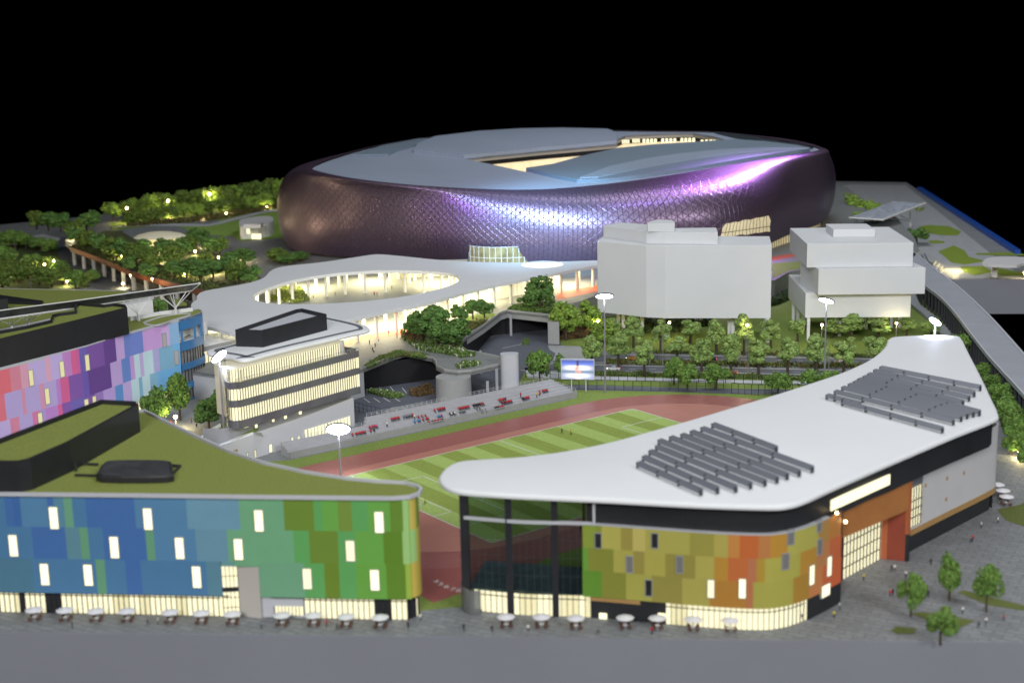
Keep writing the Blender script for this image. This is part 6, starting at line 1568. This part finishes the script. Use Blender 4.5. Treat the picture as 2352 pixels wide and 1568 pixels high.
person(F(1311,999,.16),me_wk,2,'yellow','player in yellow on the far half of the pitch, next to one in dark','players',1.1)
person(F(976,1158,.16),me_wk,2,'yellow','player in yellow near the goal area line by the green block','players',1.1)
person(F(1334,1222,.16),me_st,2,'dark','player in dark kit seen through the tinted glass hall','players',1.1)
crowd([(x,y) for x,y in ((285,545),(340,540),(365,543),(400,538),(530,575),(600,580),(615,600),(590,610),(345,527),(255,528))],ZD,'people in the upper garden','%s person from the left in the upper garden')
# ================================================================ parasols, tables and chairs
M_par=mat('parasol_fabric',(.8,.8,.84),.6); M_br=mat('brown_wicker',(.13,.06,.04),.7)
US=TS=CS=None
def terrace(P,where,i,group):
    global US,TS,CS
    if US is None:
        US=empty('parasol',P,'x','parasol',group); b=MB(); b.tube((0,0,0),(0,0,2.5),.06,n=6); b.build('pole',[M_metal],US,local=True)
        b=MB(); b.lathe((0,0,0),[(1.85,2.25),(1.9,2.3),(1.0,2.62),(.05,2.85)],8,cap=False); b.lathe((0,0,0),[(1.85,2.25),(.05,2.72)],8,cap=False); b.build('fabric',[M_par],US,local=True); u=US
        TS=empty('cafe_table',P,'x','table',group+' tables'); b=MB(); b.lathe((0,0,0),[(.48,.72),(.48,.76)],16); b.build('table_top',[M_par],TS,local=True); b=MB(); b.tube((0.12,0,0),(0.12,0,.72),.05,n=6); b.lathe((.12,0,0),[(.28,0),(.26,.04)],10); b.build('leg',[M_metal],TS,local=True); t=TS
        CS=empty('wicker_chair',P,'x','chair',group+' chairs'); b=MB(); b.box((0,0,.44),(.55,.55,.14)); b.build('seat',[M_br],CS,local=True); b=MB(); b.box((0,.27,.68),(.6,.1,.5)); b.box((.27,.05,.6),(.08,.45,.2)); b.box((-.27,.05,.6),(.08,.45,.2)); b.build('backrest',[M_br],CS,local=True)
        for sx_,sy_ in ((1,1),(-1,1),(1,-1),(-1,-1)): b=MB(); b.box((.22*sx_,.22*sy_,.2),(.06,.06,.4)); b.build('leg',[M_br],CS,local=True)
        first=True
    else: u=copytree(US);t=copytree(TS);first=False
    u.location=P;t.location=P; u['label']='white parasol, %s %s'%(ordn(i),where); u['group']='parasols '+group; t['label']='small round white table under the parasol %s %s'%(ordn(i),where); t['group']='tables '+group
    for k in range(4):
        a=k*math.pi/2+.78+random.uniform(-.2,.2); c=CS if first and k==0 else copytree(CS)
        c.location=(P.x+1.15*math.cos(a),P.y+1.15*math.sin(a),P.z); c.rotation_euler=(0,0,a-math.pi/2)
        c['label']='brown %s chair of the %s table %s'%(['back right','back left','front left','front right'][k],ordn(i),where); c['group']='chairs '+group
off=Vector((0,0,.03))
for i,(x,y) in enumerate([(80,1423),(151,1424),(222,1426),(293,1426),(392,1429),(464,1431),(535,1433),(649,1436),(721,1436),(796,1439),(874,1441)]):
    terrace(F(x,y,0)+off,'from left by the blue green block',i,'by the blue green block')
for i,(x,y) in enumerate([(1163,1440),(1244,1440),(1323,1443),(1436,1442),(1510,1443),(1592,1446),(1677,1448)]):
    terrace(F(x,y,0)+off,'from left by the yellow block',i,'by the yellow block')
for i,(x,y) in enumerate([(2290,1132),(2303,1146),(2311,1160)]):
    terrace(F(x,y,0)+off,'from back at the white side wall',i,'by the white side wall')
# ================================================================ cars
def car(P,rz,col,label,lights=True):
    e=empty('car',P,label,'car','cars on the roads',rz); m=mat('car_paint_%d'%int(col[0]*100+col[1]*10),col,.25,spec=.6)
    b=MB(); prof=[(-2.2,.35),(-2.25,.7),(-2.1,.92),(-1.2,.98),(-.75,1.36),(.55,1.4),(1.15,.98),(2.05,.85),(2.25,.6),(2.2,.35)]
    for s in (-1,1): b.v+= [(x,s*(.88 if z<1 else .68),z) for x,z in prof]
    n=len(prof); b.face(list(range(n))); b.face([n+i for i in range(n)][::-1])
    for i in range(n): j=(i+1)%n; b.face((i,n+i,n+j,j))
    b.build('body',[m],e,local=True)
    b=MB(); b.v+= [(-1.16,-.7,1.0),(-1.16,.7,1.0),(-.78,.62,1.33),(-.78,-.62,1.33)]; b.face((0,1,2,3)); 
    for s in (-1,1): k=len(b.v); b.v+=[(-1.05,s*.83,1.0),(-.72,s*.7,1.32),(.5,s*.7,1.34),(1.0,s*.83,1.0)]; b.face((k,k+1,k+2,k+3))
    b.v=[(x*1.01-.02,y*1.03,z+.01) for x,y,z in b.v]; b.build('side_windows',[M_dark],e,local=True)
    b=MB(); b.v+=[(1.13,-.72,1.01),(1.13,.72,1.01),(.6,.62,1.38),(.6,-.62,1.38)]; b.face((0,1,2,3)); b.build('windscreen',[M_dark],e,local=True)
    for x in (-1.35,1.4):
        for y in (-.85,.85): b=MB(); b.tube((x,y-.1,.34),(x,y+.1,.34),.34,n=14); w_=b.build('wheel',[M_black],e,local=True); b=MB(); b.tube((x,y-.12,.34),(x,y+.12,.34),.18,n=10); b.build('rim',[M_metal],w_,local=True)
    for y in (-.6,.6):
        b=MB(); b.box((2.2,y,.66),(.14,.4,.18)); b.build('headlight',[mat('headlamp',(1,1,1),.3,emit=(1,.97,.9),es=6)],e,local=True)
        b=MB(); b.box((-2.22,y,.72),(.14,.4,.2)); b.build('tail_light',[mat('tail_lamp',(.6,.02,.02),.3,emit=(1,.08,.04),es=2.5)],e,local=True)
rd=F(1700,822)-F(1420,818); ra_=math.atan2(rd.y,rd.x)
car(F(1452,827,.1),ra_+math.pi,(.5,.22,.03),'orange car on the far road behind the video screen')
car(F(1409,850,.1),ra_+math.pi,(.6,.62,.64),'silver white car on the near road beside the video screen')
car(F(1678,859,.1),ra_+math.pi,(.2,.06,.03),'dark rust car on the near road between the street trees')
car(F(1942,832,.1),ra_,(.65,.6,.58),'white car on the far road at the right, by the second floodlight')
car(F(1631,828,.1),ra_+math.pi,(.03,.03,.04),'black car on the far road in the middle of the tree row')
# ================================================================ lane numbers painted on the track
for i in range(5):
    cu=bpy.data.curves.new('digit','FONT'); cu.body=str(i+4); cu.size=2.6; ob=bpy.data.objects.new('digit',cu); COL.objects.link(ob); bpy.context.view_layer.update()
    me=bpy.data.meshes.new_from_object(ob.evaluated_get(bpy.context.evaluated_depsgraph_get())); bpy.data.objects.remove(ob); me.materials.append(M_line)
    o=bpy.data.objects.new('lane_number',me); COL.objects.link(o); X,Y=[(992,1337),(1004,1343),(1017,1349),(1031,1355),(1045,1358)][i]; p=F(X,Y,.13); o.location=p; o.rotation_euler=(0,0,-.25); tag(o,kind='structure')
# elevator: football goals
for k,(x0,s) in enumerate(((0,-1),(FLN,1))):
    c=fw(x0,-FW/2); e=empty('football_goal',c,['white football goal nearest the green block','white football goal at the far end of the pitch'][k],'goal','football goals')
    a=fw(x0,-FW/2-3.66);d=fw(x0,-FW/2+3.66); b=MB(); 
    for p in(a,d): b.tube((p.x,p.y,.15),(p.x,p.y,2.6),.08,n=6)
    b.tube((a.x,a.y,2.6),(d.x,d.y,2.6),.08,n=6)
    a2=fw(x0+s*2,-FW/2-3.66);d2=fw(x0+s*2,-FW/2+3.66); b.tube((a2.x,a2.y,.2),(d2.x,d2.y,.2),.06,n=6); b.tube((a.x,a.y,2.6),(a2.x,a2.y,.2),.05,n=5); b.tube((d.x,d.y,2.6),(d2.x,d2.y,.2),.05,n=5); b.build('goal_frame',[M_wht2],e)
bpy.context.view_layer.update()
